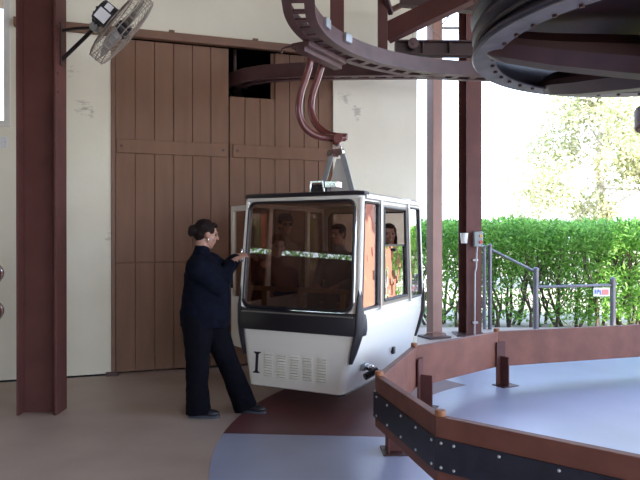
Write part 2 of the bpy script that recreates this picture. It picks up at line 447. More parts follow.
t = thing('steel_column', 'lighter brown square column between the cream wall end and the hedge', 'column', (1.72, 9.35, 0))
m = MB(); M = Matrix.Translation(V((1.725, 9.35, 0))) @ Matrix.Rotation(R(24), 4, 'Z')
m.box(-0.085, 0.085, -0.085, 0.085, 0, ZC, M); obj('shaft', m, M_['post_brown'], t, world=True, bevel=0.006)
m = MB(); m.box(-0.19, 0.19, -0.17, 0.17, 0, 0.03, M); obj('base_plate', m, M_['maroon_dark'], t, world=True, bevel=0.004)
m = MB(); m.tube([V((1.55, 9.22, 0.05)), V((1.60, 9.20, 0.09)), V((1.75, 9.2, 0.10)), V((1.86, 9.22, 0.08)), V((1.88, 9.25, 0.03))], 0.012, 8)
obj('conduit', m, M_['post_brown'], t, world=True)

t = thing('steel_column', 'dark maroon column carrying the grey control box in front of the hedge', 'column', (2.31, 9.6, 0))
m = MB(); hbeam(m, 2.32, 9.6, 0, ZC, 0.28, 0.25, R(104)); obj('shaft', m, M_['maroon'], t, world=True, bevel=0.004)
m = MB(); m.box(2.08, 2.54, 9.40, 9.80, 0, 0.025); obj('base_plate', m, M_['maroon_dark'], t, world=True, bevel=0.004)
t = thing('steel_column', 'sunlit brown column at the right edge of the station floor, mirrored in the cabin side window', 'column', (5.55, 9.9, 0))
m = MB(); m.box(-.17, .17, -.14, .14, 0, ZC, Matrix.Translation(V((5.6, 9.9, 0))) @ Matrix.Rotation(R(-20), 4, 'Z')); obj('shaft', m, mat('sunlit_column_tint', (0.62, 0.25, 0.16), 0.5), t, world=True, bevel=0.004)  # salmon carries sunlight painted over a brown column

# fittings on the dark column
t = thing('control_box', 'grey push-button box with a red button, mounted on the dark maroon column', 'control box', (2.390, 9.43, 1.36))
m = MB(); m.box(2.330, 2.460, 9.35, 9.47, 1.37, 1.60); obj('housing', m, M_['box_grey'], t, world=True, bevel=0.01)
m = MB(); m.cyl((2.425, 9.35, 1.44), (2.425, 9.325, 1.44), 0.026, n=16); obj('red_button', m, M_['red'], t, world=True, smooth=30)
m = MB(); m.cyl((2.425, 9.35, 1.53), (2.425, 9.33, 1.53), 0.022, n=16); obj('amber_button', m, M_['yellow'], t, world=True, smooth=30)
m = MB(); m.tube([V((2.385, 9.40, 1.37)), V((2.375, 9.40, 1.28)), V((2.375, 9.42, 1.05)), V((2.355, 9.42, 0.98)), V((2.350, 9.42, 0.01))], 0.013, 8)
obj('conduit', m, M_['conduit'], t, world=True)
for z in (1.15, 0.2):
    m = MB(); m.box(2.325, 2.400, 9.405, 9.50, z, z + 0.03); obj('clip', m, M_['conduit'], t, world=True)
t = thing('wall_light', 'small white tapered fitting on the left side of the dark maroon column', 'light fitting', (2.15, 9.45, 1.45))
m = MB(); m.cyl(V((2.185, 9.40, 1.42)), V((2.185, 9.40, 1.575)), 0.045, 0.062, 18); obj('shade', m, M_['ivory'], t, world=True, smooth=30)
m = MB(); m.bar((2.20, 9.40, 1.44), (2.29, 9.56, 1.44), 0.03, 0.03); obj('arm', m, M_['maroon_dark'], t, world=True)

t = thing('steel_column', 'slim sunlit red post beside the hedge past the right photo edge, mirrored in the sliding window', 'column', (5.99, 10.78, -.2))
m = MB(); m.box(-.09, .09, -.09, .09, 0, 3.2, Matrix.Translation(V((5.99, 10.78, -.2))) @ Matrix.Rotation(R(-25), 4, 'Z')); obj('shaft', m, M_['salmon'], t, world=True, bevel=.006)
m = MB(); m.box(5.84, 6.14, 10.63, 10.93, -.2, -.18); obj('base_plate', m, M_['maroon_dark'], t, world=True)
p = WP(-1.155, 0.008, 2.50)
t = thing('wall_plate', 'small blank cover plate on the cream wall under the window at the left edge', 'cover plate', tuple(p))
pm = MB(); pm.box(-1.24, -1.07, -.014, -.001, 2.44, 2.555, MW); obj('plate', pm, M_['ivory'], t, world=True, bevel=.004)
for u in (-1.225, -1.085):
    pm = MB(); pm.cyl(MW @ V((u, -.012, 2.497)), MW @ V((u, -.018, 2.497)), .006, n=8); obj('screw', pm, M_['galv'], t, world=True)
# ================================================================ FAN
FA = at(122, 29, 5.30)                     # cage centre
ax = V((0.75, 0.36, -0.64)).normalized()   # blows right and down
def frame(axis):
    z = axis; x = z.cross(V((0, 1, 0))).normalized(); y = z.cross(x)
    return Matrix((x, y, z)).transposed()
F3 = frame(ax); F4 = F3.to_4x4(); F4.translation = FA
t = thing('wall_fan', 'round wire-caged industrial fan bracketed to the left steel column, tilted downward', 'fan', tuple(FA))
RC = 0.345
cage = MB()
def ring(r, z, rr=0.005, n=48): cage.tube([F4 @ V((r * math.cos(2 * math.pi * i / n), r * math.sin(2 * math.pi * i / n), z)) for i in range(n)], rr, 6, closed=True)
for (r, z) in ((RC, -0.055), (RC, 0.055), (RC * 0.72, 0.085), (RC * 0.45, 0.095), (RC * 0.2, 0.1), (RC * 0.72, -0.085), (RC * 0.45, -0.095), (RC * 0.25, -0.1), (RC*1.01, 0.0)): ring(r, z, 0.004)
for i in range(40):
    a = 2 * math.pi * i / 40; c, s = math.cos(a), math.sin(a)
    pr = [(0.06, -0.10), (RC * 0.45, -0.095), (RC * 0.75, -0.085), (RC * 0.95, -0.068), (RC, -0.04), (RC, 0.04), (RC * 0.95, 0.068), (RC * 0.75, 0.085), (RC * 0.45, 0.095), (0.06, 0.10)]
    cage.tube([F4 @ V((r * c, r * s, z)) for r, z in pr], 0.0024, 5)
obj('cage', cage, M_['wire'], t, world=True)
for k in range(3):
    b = MB(); a0 = 2 * math.pi * k / 3 + 0.4
    rows = []
    for i in range(8):
        r = 0.05 + (RC - 0.075) * i / 7; half = 0.25 + 0.42 * math.sin(math.pi * (0.15 + 0.75 * i / 7))
        rows.append([F4 @ V((r * math.cos(a0 + half * q), r * math.sin(a0 + half * q), 0.045 * q * (1 - 0.4 * i / 7) + dz)) for dz in (0, 0.004) for q in ((-1, -.5, 0, .5, 1) if dz == 0 else (1, .5, 0, -.5, -1))])
    b.loft(rows); obj('blade', b, M_['fan_blade'], t, world=True)
b = MB(); b.cyl(F4 @ V((0, 0, -0.05)), F4 @ V((0, 0, 0.06)), 0.055, n=20); obj('hub', b, M_['motor'], t, world=True)
MO = at(107, 16, 5.28)
b = MB(); b.cyl(F4 @ V((0, 0, -0.10)), F4 @ V((0, 0, -0.24)), 0.105, 0.095, 24); mo = obj('motor', b, M_['motor'], t, world=True, bevel=0.01)
b = MB(); b.bar(F4 @ V((0, 0.04, -0.21)), F4 @ V((0, -0.10, -0.21)), 0.08, 0.06); obj('wiring_box', b, M_['motor'], t, world=True, bevel=0.006)
# nameplate on the side of the motor facing the viewer
fy = V((0, -1, 0)) - ax * V((0, -1, 0)).dot(ax); fy.normalize(); fx = ax.cross(fy)
LM = Matrix((fx, ax, fy)).transposed().to_4x4(); LM.translation = FA - ax * 0.17 + fy * 0.098
b = MB(); b.box(-0.02, 0.075, -0.05, 0.05, 0, 0.006, LM); obj('nameplate', b, M_['paper'], t, world=True, label='white nameplate')
b = MB(); b.box(-0.085, -0.035, -0.03, 0.03, 0, 0.006, LM); obj('nameplate', b, M_['paper'], t, world=True, label='small white nameplate')
jt = at(95, 28, 5.30)
b = MB(); b.cyl(jt - V((0, .04, 0)), jt + V((0, .04, 0)), 0.035, n=16); obj('pivot', b, M_['galv'], t, world=True)
b = MB(); b.bar(jt, FA - ax * 0.2, 0.05, 0.035); obj('yoke', b, M_['motor'], t, world=True)
b = MB(); p0 = at(61, 31, 5.34); mid = (p0 + jt) / 2 + V((0, 0, 0.01)); b.tube([p0, mid, jt], 0.013, 8); obj('arm', b, M_['black_plastic'], t, world=True)
b = MB(); b.bar(at(61, 61, 5.34), jt, 0.028, 0.022); obj('brace', b, M_['black_plastic'], t, world=True)
b = MB(); b.tube([F4 @ V((0, -0.1, -0.21)), at(94, 12, 5.25), at(93, 20, 5.27), jt], 0.008, 6); obj('power_cord', b, M_['black_plastic'], t, world=True)
b = MB(); b.box(-2.23, -2.215, 5.31, 5.37, 2.98, 3.35); obj('mounting_strip', b, M_['maroon_dark'], t, world=True)

# ================================================================ OVERHEAD TRACK
ZT = 3.36
t = thing('guide_track', 'curved overhead guide track with ladder slots that the cabin hangs from', 'track', (2.0, 5.0, ZT))
TX, TY, RI, RO = 2.0, 5.0, 2.07, 2.29
def both(fn): pass
w = MB(); w.arc(TX, TY, RI, RI + 0.02, ZT, ZT + 0.15, 90, 180, 40); w.box(TX, 3.6, TY + RI, TY + RI + 0.02, ZT, ZT + 0.15); w.box(TX - RI - 0.02, TX - RI, -1, TY, ZT, ZT + 0.15)
w.arc(3.6, TY, RI, RI + 0.02, ZT, ZT + 0.15, 0, 90, 30)
obj('inner_web', w, M_['track'], t, world=True)
w = MB(); w.arc(TX, TY, RO - 0.02, RO, ZT, ZT + 0.15, 90, 180, 40); w.box(TX, 3.6, TY + RO - 0.02, TY + RO, ZT, ZT + 0.15); w.box(TX - RO, TX - RO + 0.02, -1, TY, ZT, ZT + 0.15)
w.arc(3.6, TY, RO - 0.02, RO, ZT, ZT + 0.15, 0, 90, 30)
obj('outer_web', w, M_['track'], t, world=True)
w = MB()
for (a, b_) in ((RI - 0.03, RI + 0.055), (RO - 0.065, RO + 0.01)):
    w.arc(TX, TY, a, b_, ZT - 0.02, ZT, 90, 180, 40); w.box(TX, 3.6, TY + a, TY + b_, ZT - 0.02, ZT); w.box(TX - b_, TX - a, -1, TY, ZT - 0.02, ZT)
    w.arc(3.6, TY, a, b_, ZT - 0.02, ZT, 0, 90, 30)
for i in range(17):
    a = 90 + i * 5.45; w.arc(TX, TY, RI + 0.05, RO - 0.06, ZT - 0.018, ZT - 0.002, a, a + 1.9, 2)
for i in range(8): w.box(2.1 + i * 0.2, 2.17 + i * 0.2, TY + RI + 0.05, TY + RO - 0.06, ZT - 0.018, ZT - 0.002)
for i in range(20): w.box(TX - RO + 0.06, TX - RI - 0.05, 4.8 - i * 0.2, 4.87 - i * 0.2, ZT - 0.018, ZT - 0.002)
obj('ladder_flange', w, M_['track'], t, world=True)
# worn bright patches / couplings on the inner web
for a in (147, 160):
    b = MB(); c, s = math.cos(R(a)), math.sin(R(a)); p = V((TX + (RI - 0.015) * c, TY + (RI - 0.015) * s, ZT + 0.11))
    b.bar(p - V((-s, c, 0)) * 0.06, p + V((-s, c, 0)) * 0.06, 0.035, 0.09); obj('coupling', b, M_['galv'], t, world=True, bevel=0.008)
t = thing('siding_track', 'straight overhead track running through the dark hole in the plank door', 'track', (0.2, 7.2, ZT))
SP = [V((1.45, 7.10, 0)), V((.6, 7.11, 0)), V((-.25, 7.13, 0)), V((-.62, 7.20, 0)), V((-.85, 7.32, 0)), V((-1.02, 7.48, 0)), V((-1.12, 7.7, 0)), V((-1.15, 8.6, 0))]
def spo(i, o):
    a = SP[max(i - 1, 0)]; c = SP[min(i + 1, len(SP) - 1)]; d = (c - a).normalized(); return SP[i] + V((d.y, -d.x, 0)) * o
def ribbon(mb, o0, o1, z0, z1):
    mb.loft([[spo(i, o0) + V((0, 0, z0 - .03 * i / 7)), spo(i, o1) + V((0, 0, z0 - .03 * i / 7)), spo(i, o1) + V((0, 0, z1 - .03 * i / 7)), spo(i, o0) + V((0, 0, z1 - .03 * i / 7))] for i in range(len(SP))])
for o in (-.09, .07):
    w = MB(); ribbon(w, o, o + .02, ZT, ZT + .14); obj('web', w, M_['track'], t, world=True)
w = MB(); ribbon(w, -.10, -.04, ZT - .02, ZT - .001); ribbon(w, .04, .10, ZT - .02, ZT - .001)
for i in range(10): x = 1.4 - i * .2; w.box(x - .035, x + .035, 7.05, 7.18, ZT - .018, ZT - .004)
obj('ladder_flange', w, M_['track'], t, world=True)
w = MB(); w.tube([at(235, 50, 7.5), at(235, 78, 7.5), at(237, 85, 7.5), at(247, 88, 7.6)], 0.02, 8)
obj('guide_pipe', w, M_['track'], t, world=True)

def steel(name, label, cat, mb, m, bevel=0.004, group=None):
    o = obj(name, mb, m, bevel=bevel); return tag(o, label, cat, group)
p = at(337, 40, 6.35)
b = MB(); b.box(p.x - 0.07, p.x + 0.07, p.y - 0.05, p.y + 0.05, ZT + 0.13, ZC)
steel('track_hanger', 'wide maroon steel hanger rising from the track right above the cabin arm', 'hanger', b, M_['maroon'])
p = at(382.5, 50, 6.78)
b = MB(); b.box(p.x - 0.05, p.x + 0.05, p.y - 0.05, p.y + 0.05, ZT + 0.12, ZC)
steel('track_hanger', 'narrow maroon steel hanger left of the slanted box beam', 'hanger', b, M_['maroon'])
b = MB(); b.bar(at(386, 34, 6.9), at(470, -6, 6.6), 0.14, 0.20)
steel('box_beam', 'slanted maroon box beam beside the narrow track hanger', 'beam', b, M_['maroon'])
b = MB(); b.bar(at(384, -8, 6.6), at(391, 14, 6.8), 0.05, 0.05)
steel('steel_strut', 'short dark strut above the slanted box beam', 'strut', b, M_['maroon_dark'])
t = thing('i_beam', 'dark horizontal steel beam passing behind the big wheel, with a small pulley on it', 'beam', tuple(at(395, 50, 7.0)))
y0 = 7.0
b = MB(); a = at(395, 49, y0); c = V((4.6, 7.05, a.z))
b.bar(a + V((0, 0, 0.0)), c, 0.014, 0.15); b.bar(a + V((0, 0, 0.075)), c + V((0, 0, .075)), 0.13, 0.016); b.bar(a - V((0, 0, 0.075)), c - V((0, 0, .075)), 0.13, 0.016)
for xx in (0.0, 0.3, 0.6, 1.0):
    b.box(a.x + xx, a.x + xx + 0.012, y0 - 0.06, y0 + 0.06, a.z - 0.07, a.z + 0.07)
obj('beam', b, M_['maroon_dark'], t, world=True)
p = at(413, 44, 6.93)
b = MB(); b.cyl(p - V((0, 0.03, 0)), p + V((0, 0.03, 0)), 0.06, n=20); b.cyl(p - V((0, 0.045, 0)), p + V((0, 0.045, 0)), 0.02, n=12)
obj('pulley', b, M_['track'], t, world=True)
b = MB(); b.bar(at(400, 1, 7.2), at(500, 10, 7.2), 0.12, 0.12)
steel('steel_girder', 'dark girder crossing the top of the photo left of the wheel', 'beam', b, M_['maroon_dark'])
b = MB(); b.tube([at(409, 8, 7.1), at(420, 16, 7.1), at(440, 38, 7.1)], 0.004, 5)
steel('steel_cable', 'thin pale cable slanting down from the dark girder', 'cable', b, M_['galv'], 0)
b = MB(); b.tube([at(418, 15, 7.15), at(413, 30, 7.0), at(412, 42, 6.93)], 0.004, 5)
steel('steel_cable', 'thin cable hanging down to the small pulley', 'cable', b, M_['galv'], 0)
b = MB(); b.cyl(at(392, 10, 7.6), at(470, -30, 6.9), 0.035, n=12)
steel('steel_pipe', 'slim pipe behind the slanted box beam', 'pipe', b, M_['post_brown'], 0)
# roof truss at the far edge of the ceiling
t = thing('roof_truss', 'lattice truss hanging at the far ceiling edge against the bright sky', 'truss', (4.2, 10.2, 4.9))
YT = 10.15; zl, zu = 4.93, ZC - 0.03
b = MB(); b.bar((1.0, YT, zu), (7.3, YT, zu), 0.07, 0.06); obj('top_chord', b, M_['galv'], t, world=True)
b = MB(); b.bar((1.95, YT, zl + 0.0), (7.3, YT, zl), 0.04, 0.035); obj('bottom_chord', b, M_['galv'], t, world=True)
b = MB(); n = 10
for i in range(n):
    x0 = 1.95 + i * 0.53
    b = MB(); b.bar((x0, YT, zl), (x0 + 0.265, YT, zu), 0.02, 0.02); obj('diagonal', b, M_['galv'], t, world=True)
    b = MB(); b.bar((x0 + 0.265, YT, zu), (x0 + 0.53, YT, zl), 0.02, 0.02); obj('diagonal', b, M_['galv'], t, world=True)

# ================================================================ BULLWHEEL
WX, WY, WZ, WR = 2.85, 4.62, 2.93, 1.66
t = thing('bullwheel', 'huge horizontal maroon cable wheel overhead at the upper right', 'wheel', (WX, WY, WZ))
b = MB(); prof = [(WR - 0.17, 0.0), (WR, 0.0), (WR + 0.012, 0.012), (WR + 0.012, 0.03), (WR - 0.0, 0.045), (WR - 0.03, 0.07), (WR - 0.035, 0.12), (WR - 0.0, 0.155), (WR + 0.015, 0.17), (WR + 0.015, 0.19), (WR - 0.02, 0.215), (WR - 0.03, 0.26), (WR + 0.02, 0.29), (WR + 0.02, 0.32), (WR - 0.17, 0.32), (WR - 0.17, 0.30), (WR - 0.06, 0.30), (WR - 0.06, 0.02), (WR - 0.17, 0.02)]
MWh = Matrix.Translation(V((WX, WY, WZ)))
b.lathe(prof, MWh, 96, closed_prof=True); rim = obj('rim', b, M_['liner'], t, world=True, smooth=50)
b = MB(); b.lathe([(WR - 0.18, -0.008), (WR - 0.005, -0.008), (WR - 0.005, 0.004), (WR - 0.18, 0.004)], MWh, 96, closed_prof=True); fl_ = obj('flange_ring', b, M_['rim_grey'], t, world=True)
for i in range(48):
    a = 2 * math.pi * (i + 0.5) / 48; p = V((WX + (WR - 0.15) * math.cos(a), WY + (WR - 0.15) * math.sin(a), WZ - 0.008))
    k = MB(); k.cyl(p, p - V((0, 0, 0.018)), 0.017, n=6); obj('bolt', k, M_['maroon_dark'], t, world=True)
b = MB(); b.lathe([(.3, 0.2), (WR - 0.15, 0.2), (WR - 0.15, 0.225), (.3, 0.225)], MWh, 96, closed_prof=True); obj('top_ring', b, M_['maroon_dark'], t, world=True)
for k in range(6):
    a = R(174 + 60 * k); c, s = math.cos(a), math.sin(a); d = V((c, s, 0)); q = V((-s, c, 0))
    b = MB(); ringz = []
    for (r, hw, z0, z1) in ((0.15, 0.18, -.25, 0.06), (0.6, 0.175, -.20, 0.08), (1.1, 0.165, -.13, 0.11), (WR - 0.25, 0.15, -.07, 0.14), (WR - 0.13, 0.12, -.04, 0.13), (WR - 0.08, 0.05, 0.0, .09)):
        o_ = V((WX, WY, WZ)) + d * r; cr = hw * .55
        pr = [(-hw + cr, z0), (hw - cr, z0), (hw, z0 + cr), (hw, z1 - cr), (hw - cr, z1), (-hw + cr, z1), (-hw, z1 - cr), (-hw, z0 + cr)]
        ringz.append([o_ + q * x + V((0, 0, z)) for x, z in pr])
    b.loft(ringz); obj('spoke', b, M_['maroon_dark'], t, world=True)
b = MB(); b.cyl((WX, WY, WZ - 0.60), (WX, WY, WZ - .43), 0.455, n=40); obj('hub_flange', b, M_['maroon'], t, world=True, bevel=0.02)
b = MB(); b.cyl((WX, WY, WZ - 0.43), (WX, WY, WZ + 0.4), 0.30, n=40); hb = obj('hub', b, M_['maroon_dark'], t, world=True, bevel=0.01)
b = MB(); b.tube([(WX + (WR - 0.015) * math.cos(2 * math.pi * i / 96), WY + (WR - 0.015) * math.sin(2 * math.pi * i / 96), WZ + 0.097) for i in range(96)], 0.017, 8, closed=True)
tag(obj('haul_rope', b, mat('dark_greased_rope', (.05, .045, .045), .5)), 'steel haul rope lying in the groove of the overhead wheel', 'rope')
b = MB(); b.cyl((WX, WY, WZ + 0.40), (WX, WY, ZC), 0.12, n=24)
steel('wheel_shaft', 'thick shaft carrying the overhead wheel from the ceiling', 'shaft', b, M_['maroon_dark'], 0)

# ================================================================ BARRIER
t = thing('ring_barrier', 'polygonal brown plank barrier around the open centre under the big wheel', 'barrier', (2.8, 4.5, 0))
PV = [(3.6, 1.72), (2.45, 1.80), (1.50, 2.62), (0.625, 3.33), (0.385, 4.33), (0.81, 5.50), (1.80, 6.39), (4.9, 7.32), (5.9, 6.0)]
ZB0, ZB1, TH = 0.185, 0.54, 0.055
cen = V((2.9, 4.4, 0))
def off(i, dist):
    # vertex i pushed outward by dist along the mitre
    P = [V((p[0], p[1], 0)) for p in PV]
    def nrm(a, b_):
        d = (b_ - a).normalized(); n = V((d.y, -d.x, 0))
        if n.dot((a + b_) / 2 - cen) < 0: n = -n
        return n
    ns = []
    if i > 0: ns.append(nrm(P[i - 1], P[i]))
    if i < len(P) - 1: ns.append(nrm(P[i], P[i + 1]))
    if len(ns) == 1: return P[i] + ns[0] * dist
    m_ = (ns[0] + ns[1]).normalized()
    return P[i] + m_ * (dist / m_.dot(ns[0]))
def seg(mb, i, d0, d1, z0, z1):
    a0, a1, b0, b1 = off(i, d0), off(i, d1), off(i + 1, d0), off(i + 1, d1)
    vs = [V((q.x, q.y, z)) for z in (z0, z1) for q in (a0, a1, b1, b0)]
    mb.add(vs, [(3, 2, 1, 0), (4, 5, 6, 7), (0, 1, 5, 4), (1, 2, 6, 5), (2, 3, 7, 6), (3, 0, 4, 7)])
for i in range(len(PV) - 1):
    b = MB(); seg(b, i, -TH, 0, ZB0, ZB1); obj('plank', b, M_['barrier'], t, world=True, bevel=0.005)
for i in range(0, 6):
    z0, z1 = 0.255, 0.43
    b = MB(); seg(b, i, 0, 0.012, z0, z1); obj('rubber_belt', b, M_['rubber'], t, world=True, label='black rubber belt')
nb = 0
for i in range(1, 5):
    a, c = off(i, 0.012), off(i + 1, 0.012); L = (c - a).length; d = (c - a) / L; n_ = V((d.y, -d.x, 0))
    if n_.dot((a + c) / 2 - cen) < 0: n_ = -n_
    ks = {1: (0.06, 0.35, 0.65, 0.86, 0.96), 2: (0.14, 0.42, 0.68, 0.90, 0.965), 3: (0.035, 0.25, 0.48, 0.72, 0.93), 4: (0.06, 0.35, 0.7, 0.95)}[i]
    for k in ks:
        for z in (0.407, 0.277):
            p = a + d * L * k + V((0, 0, z)); b = MB(); b.ell(p, (0.009, 0.009, 0.009), None, 10, 6); obj('bolt', b, M_['bolt'], t, world=True)
for i in range(1, 8):
    p = off(i, -0.075); d = (V((cen.x, cen.y, 0)) - p).normalized()
    q = V((-d.y, d.x, 0))
    M = Matrix((q, d, V((0, 0, 1)))).transposed().to_4x4(); M.translation = p
    b = MB(); poly = [(0, 0), (0.10, 0), (0.10, 0.30), (0.07, 0.36), (0, 0.36)]
    b.box(-0.06, 0.06, 0.0, 0.016, 0.012, 0.44, M); b.box(-0.008, 0.008, 0.016, 0.12, 0.012, 0.30, M); po = obj('post', b, M_['maroon'], t, world=True, bevel=0.003)
    b = MB(); b.box(-0.08, 0.12, -0.03, 0.14, 0.0, 0.012, M); obj('base_plate', b, M_['maroon_dark'], t, world=True)
for i in range(1, 7):
    p = off(i, -TH / 2); b = MB(); b.cyl(p + V((0, 0, ZB1)), p + V((0, 0, ZB1 + 0.032)), 0.031, 0.029, 16); obj('peg', b, M_['peg'], t, world=True, bevel=0.004)

# ================================================================ FENCE, SIGN, LAMPS
t = thing('pipe_fence', 'grey pipe handrail sloping down from a tall post in front of the hedge', 'fence', tuple(at(500, 330, 10.2)))
t.matrix_basis = Matrix.Translation(V((2.9, 10.2, 0)))
YF = 10.2
def fx_(px): return (px - 320) / FPX * YF
def fz_(py): return EYE + (HY - py) / FPX * YF
for (px, py, r) in ((484.5, 247, 0.028), (490, 246, 0.034), (536, 270, 0.045), (613, 280, 0.045)):
    b = MB(); b.cyl((fx_(px), YF, -0.2), (fx_(px), YF, fz_(py)), r, n=14); b.ell((fx_(px), YF, fz_(py)), (r * 1.15, r * 1.15, r * 1.1), None, 14, 8); obj('post', b, M_['fence'], t, world=True)
b = MB(); b.cyl((fx_(490), YF, fz_(249)), (fx_(536), YF, fz_(272)), 0.022, n=12); obj('handrail', b, M_['fence'], t, world=True)
b = MB(); b.cyl((fx_(536), YF, fz_(287)), (fx_(613), YF, fz_(285)), 0.024, n=12); obj('rail', b, M_['fence'], t, world=True)
t = thing('sign', 'small white notice plate with blue and red print hanging on the pipe fence', 'sign', (fx_(600), YF - 0.06, fz_(292)))
b = MB(); b.box(fx_(592), fx_(608), YF - 0.06, YF - 0.05, fz_(296), fz_(287.5)); obj('plate', b, M_['paper'], t, world=True)
b = MB()
for (x0, x1, y0_, y1_) in ((593, 594.3, 289, 293.5), (595, 596, 289.5, 294), (596.4, 597.6, 289, 292), (598, 599.2, 290, 294.5)):
    b.box(fx_(x0), fx_(x1), YF - 0.064, YF - 0.059, fz_(y1_), fz_(y0_))
obj('print', b, M_['sign_blue'], t, world=True, label='blue print')
b = MB(); b.box(fx_(600), fx_(607), YF - 0.064, YF - 0.059, fz_(294.5), fz_(289.2)); obj('print', b, M_['sign_pink'], t, world=True, label='red print')
b = MB()
for px in (594, 606): b.cyl((fx_(px), YF - 0.05, fz_(288.5)), (fx_(px), YF - 0.0, fz_(285.5)), 0.006, n=6)
obj('tie', b, M_['galv'], t, world=True)

t = thing('signal_lamp', 'pair of chrome-rimmed red lamps on a post at the left photo edge', 'lamp', (-2.90, 5.5, 0))
b = MB(); b.cyl((-2.91, 5.55, 0), (-2.91, 5.55, 1.36), 0.03, n=14); obj('post', b, M_['maroon_dark'], t, world=True)
for z in (1.19, 0.84):
    z += 0.0
    c = V((-2.885, 5.46, z if z > 1 else 0.86))
    b = MB(); Mx = Matrix.Translation(c) @ Matrix.Rotation(R(90), 4, 'X')
    b.lathe([(0.0, -0.05), (0.06, -0.05), (0.098, -0.02), (0.104, 0.015), (0.098, 0.03), (0.080, 0.025)], Mx, 28); h = obj('housing', b, M_['chrome'], t, world=True, label='chrome housing')
    b = MB(); b.lathe([(0.082, 0.02), (0.07, 0.04), (0.04, 0.055), (0.0, 0.06)], Mx, 28); obj('lens', b, M_['clear_red'], t, world=True, label='red lens')
# ================================================================ CABIN
cabin = thing('gondola_cabin', 'white and black hanging cable car cabin with tinted windows, marked I on its front', 'cable car', (0.186, 6.23, 0), R(-27))
CM = cabin.matrix_basis
def C(name, mb, m, parent=None, **k): return obj(name, mb, m, parent or cabin, **k)
def rr(hx, y0, y1, r, z, n=6, hx2=None):
    pts = []
    for (cx_, cy_, a0) in ((hx - r, y1 - r, 0), (-hx + r, y1 - r, 90), (-hx + r, y0 + r, 180), (hx - r, y0 + r, 270)):
        for i in range(n + 1):
            a = R(a0 + 90 * i / n); pts.append(V((cx_ + r * math.cos(a), cy_ + r * math.sin(a), z)))
    return pts
ZBELT, ZTOP = 0.87, 1.845
# lower body
b = MB()
secs = [(0.165, 0.445, -0.895, 0.76, 0.05), (0.18, 0.47, -0.925, 0.79, 0.06), (0.30, 0.503, -0.915, 0.81, 0.07), (0.60, 0.573, -0.885, 0.85, 0.07), (0.72, 0.597, -0.865, 0.865, 0.06), (ZBELT, 0.60, -0.865, 0.865, 0.05)]
rings = [rr(h, y0, y1, r, z) for (z, h, y0, y1, r) in secs]
b.loft(rings, caps=False); n = len(rings[0]); b.f.append(tuple(range(n))[::-1])
body = C('body', b, M_['white'], smooth=40)
sm = body.modifiers.new('solid', 'SOLIDIFY'); sm.thickness = 0.02; sm.offset = -1
b = MB(); ring = rr(0.485, -0.82, 0.78, 0.06, 0.36); b.loft([ring, [p + V((0, 0, 0.02)) for p in ring]]); C('cabin_floor', b, M_['inner_floor'])

def bil(Cs, u, v):
    return (Cs[0] * (1 - u) + Cs[1] * u) * (1 - v) + (Cs[3] * (1 - u) + Cs[2] * u) * v
def hole_pts(W, H, r, rect, n=6):
    u0, u1, v0, v1 = rect; ru, rv = r / W, r / H
    out = []
    for (cu, cv, a0) in ((u1 - ru, v1 - rv, 0), (u0 + ru, v1 - rv, 90), (u0 + ru, v0 + rv, 180), (u1 - ru, v0 + rv, 270)):
        for i in range(n + 1):
            a = R(a0 + 90 * i / n); out.append((cu + ru * math.cos(a), cv + rv * math.sin(a)))
    return out
def outer_pts(hp, rect, n=6):
    u0, u1, v0, v1 = rect; out = []
    for c, (cu, cv) in enumerate(((u1, v1), (u0, v1), (u0, v0), (u1, v0))):
        st = hp[c * (n + 1)]; en = hp[c * (n + 1) + n]
        s0 = (cu, st[1]) if c % 2 == 0 else (st[0], cv)
        e0 = (en[0], cv) if c % 2 == 0 else (cu, en[1])
        for i in range(n + 1):
            k = i / n
            if k <= 0.5: q = 2 * k; out.append((s0[0] + (cu - s0[0]) * q, s0[1] + (cv - s0[1]) * q))
            else: q = 2 * k - 1; out.append((cu + (e0[0] - cu) * q, cv + (e0[1] - cv) * q))
    return out
def normal(Cs, ref):
    nn = (Cs[1] - Cs[0]).cross(Cs[3] - Cs[0]).normalized()
    return nn if nn.dot(ref) > 0 else -nn
def panel(mb, Cs, rect, hole, r, th, ref):
    W = (Cs[1] - Cs[0]).length; H = (Cs[3] - Cs[0]).length; nn = normal(Cs, V(ref))
    hp = hole_pts(W, H, r, hole); op = outer_pts(hp, rect); k = len(hp)
    Ho = [bil(Cs, u, v) for u, v in hp]; Oo = [bil(Cs, u, v) for u, v in op]
    vs = Ho + Oo + [p - nn * th for p in Ho] + [p - nn * th for p in Oo]; fs = []
    for i in range(k):
        j = (i + 1) % k
        fs += [(i, j, k + j, k + i), (2 * k + i, 3 * k + i, 3 * k + j, 2 * k + j), (i, 2 * k + i, 2 * k + j, j), (k + i, k + j, 3 * k + j, 3 * k + i)]
    mb.add(vs, fs)
    return Ho, nn
def slab(mb, pts, nn, d, th):
    k = len(pts); vs = [p - nn * d for p in pts] + [p - nn * (d + th) for p in pts]
    mb.add(vs, [tuple(range(k)), tuple(range(k, 2 * k))[::-1]] + [(i, k + i, k + (i + 1) % k, (i + 1) % k) for i in range(k)])
def outline(mb, pts, nn, d, r): mb.tube([p - nn * d for p in pts], r, 8, closed=True)

FLb, FRb, FRt, FLt = V((-.6, -.865, ZBELT)), V((.6, -.865, ZBELT)), V((.585, -.765, ZTOP)), V((-.585, -.765, ZTOP))
RLb, RRb, RRt, RLt = V((-.6, .865, ZBELT)), V((.6, .865, ZBELT)), V((.585, .80, ZTOP)), V((-.585, .80, ZTOP))
FC = [FLb, FRb, FRt, FLt]
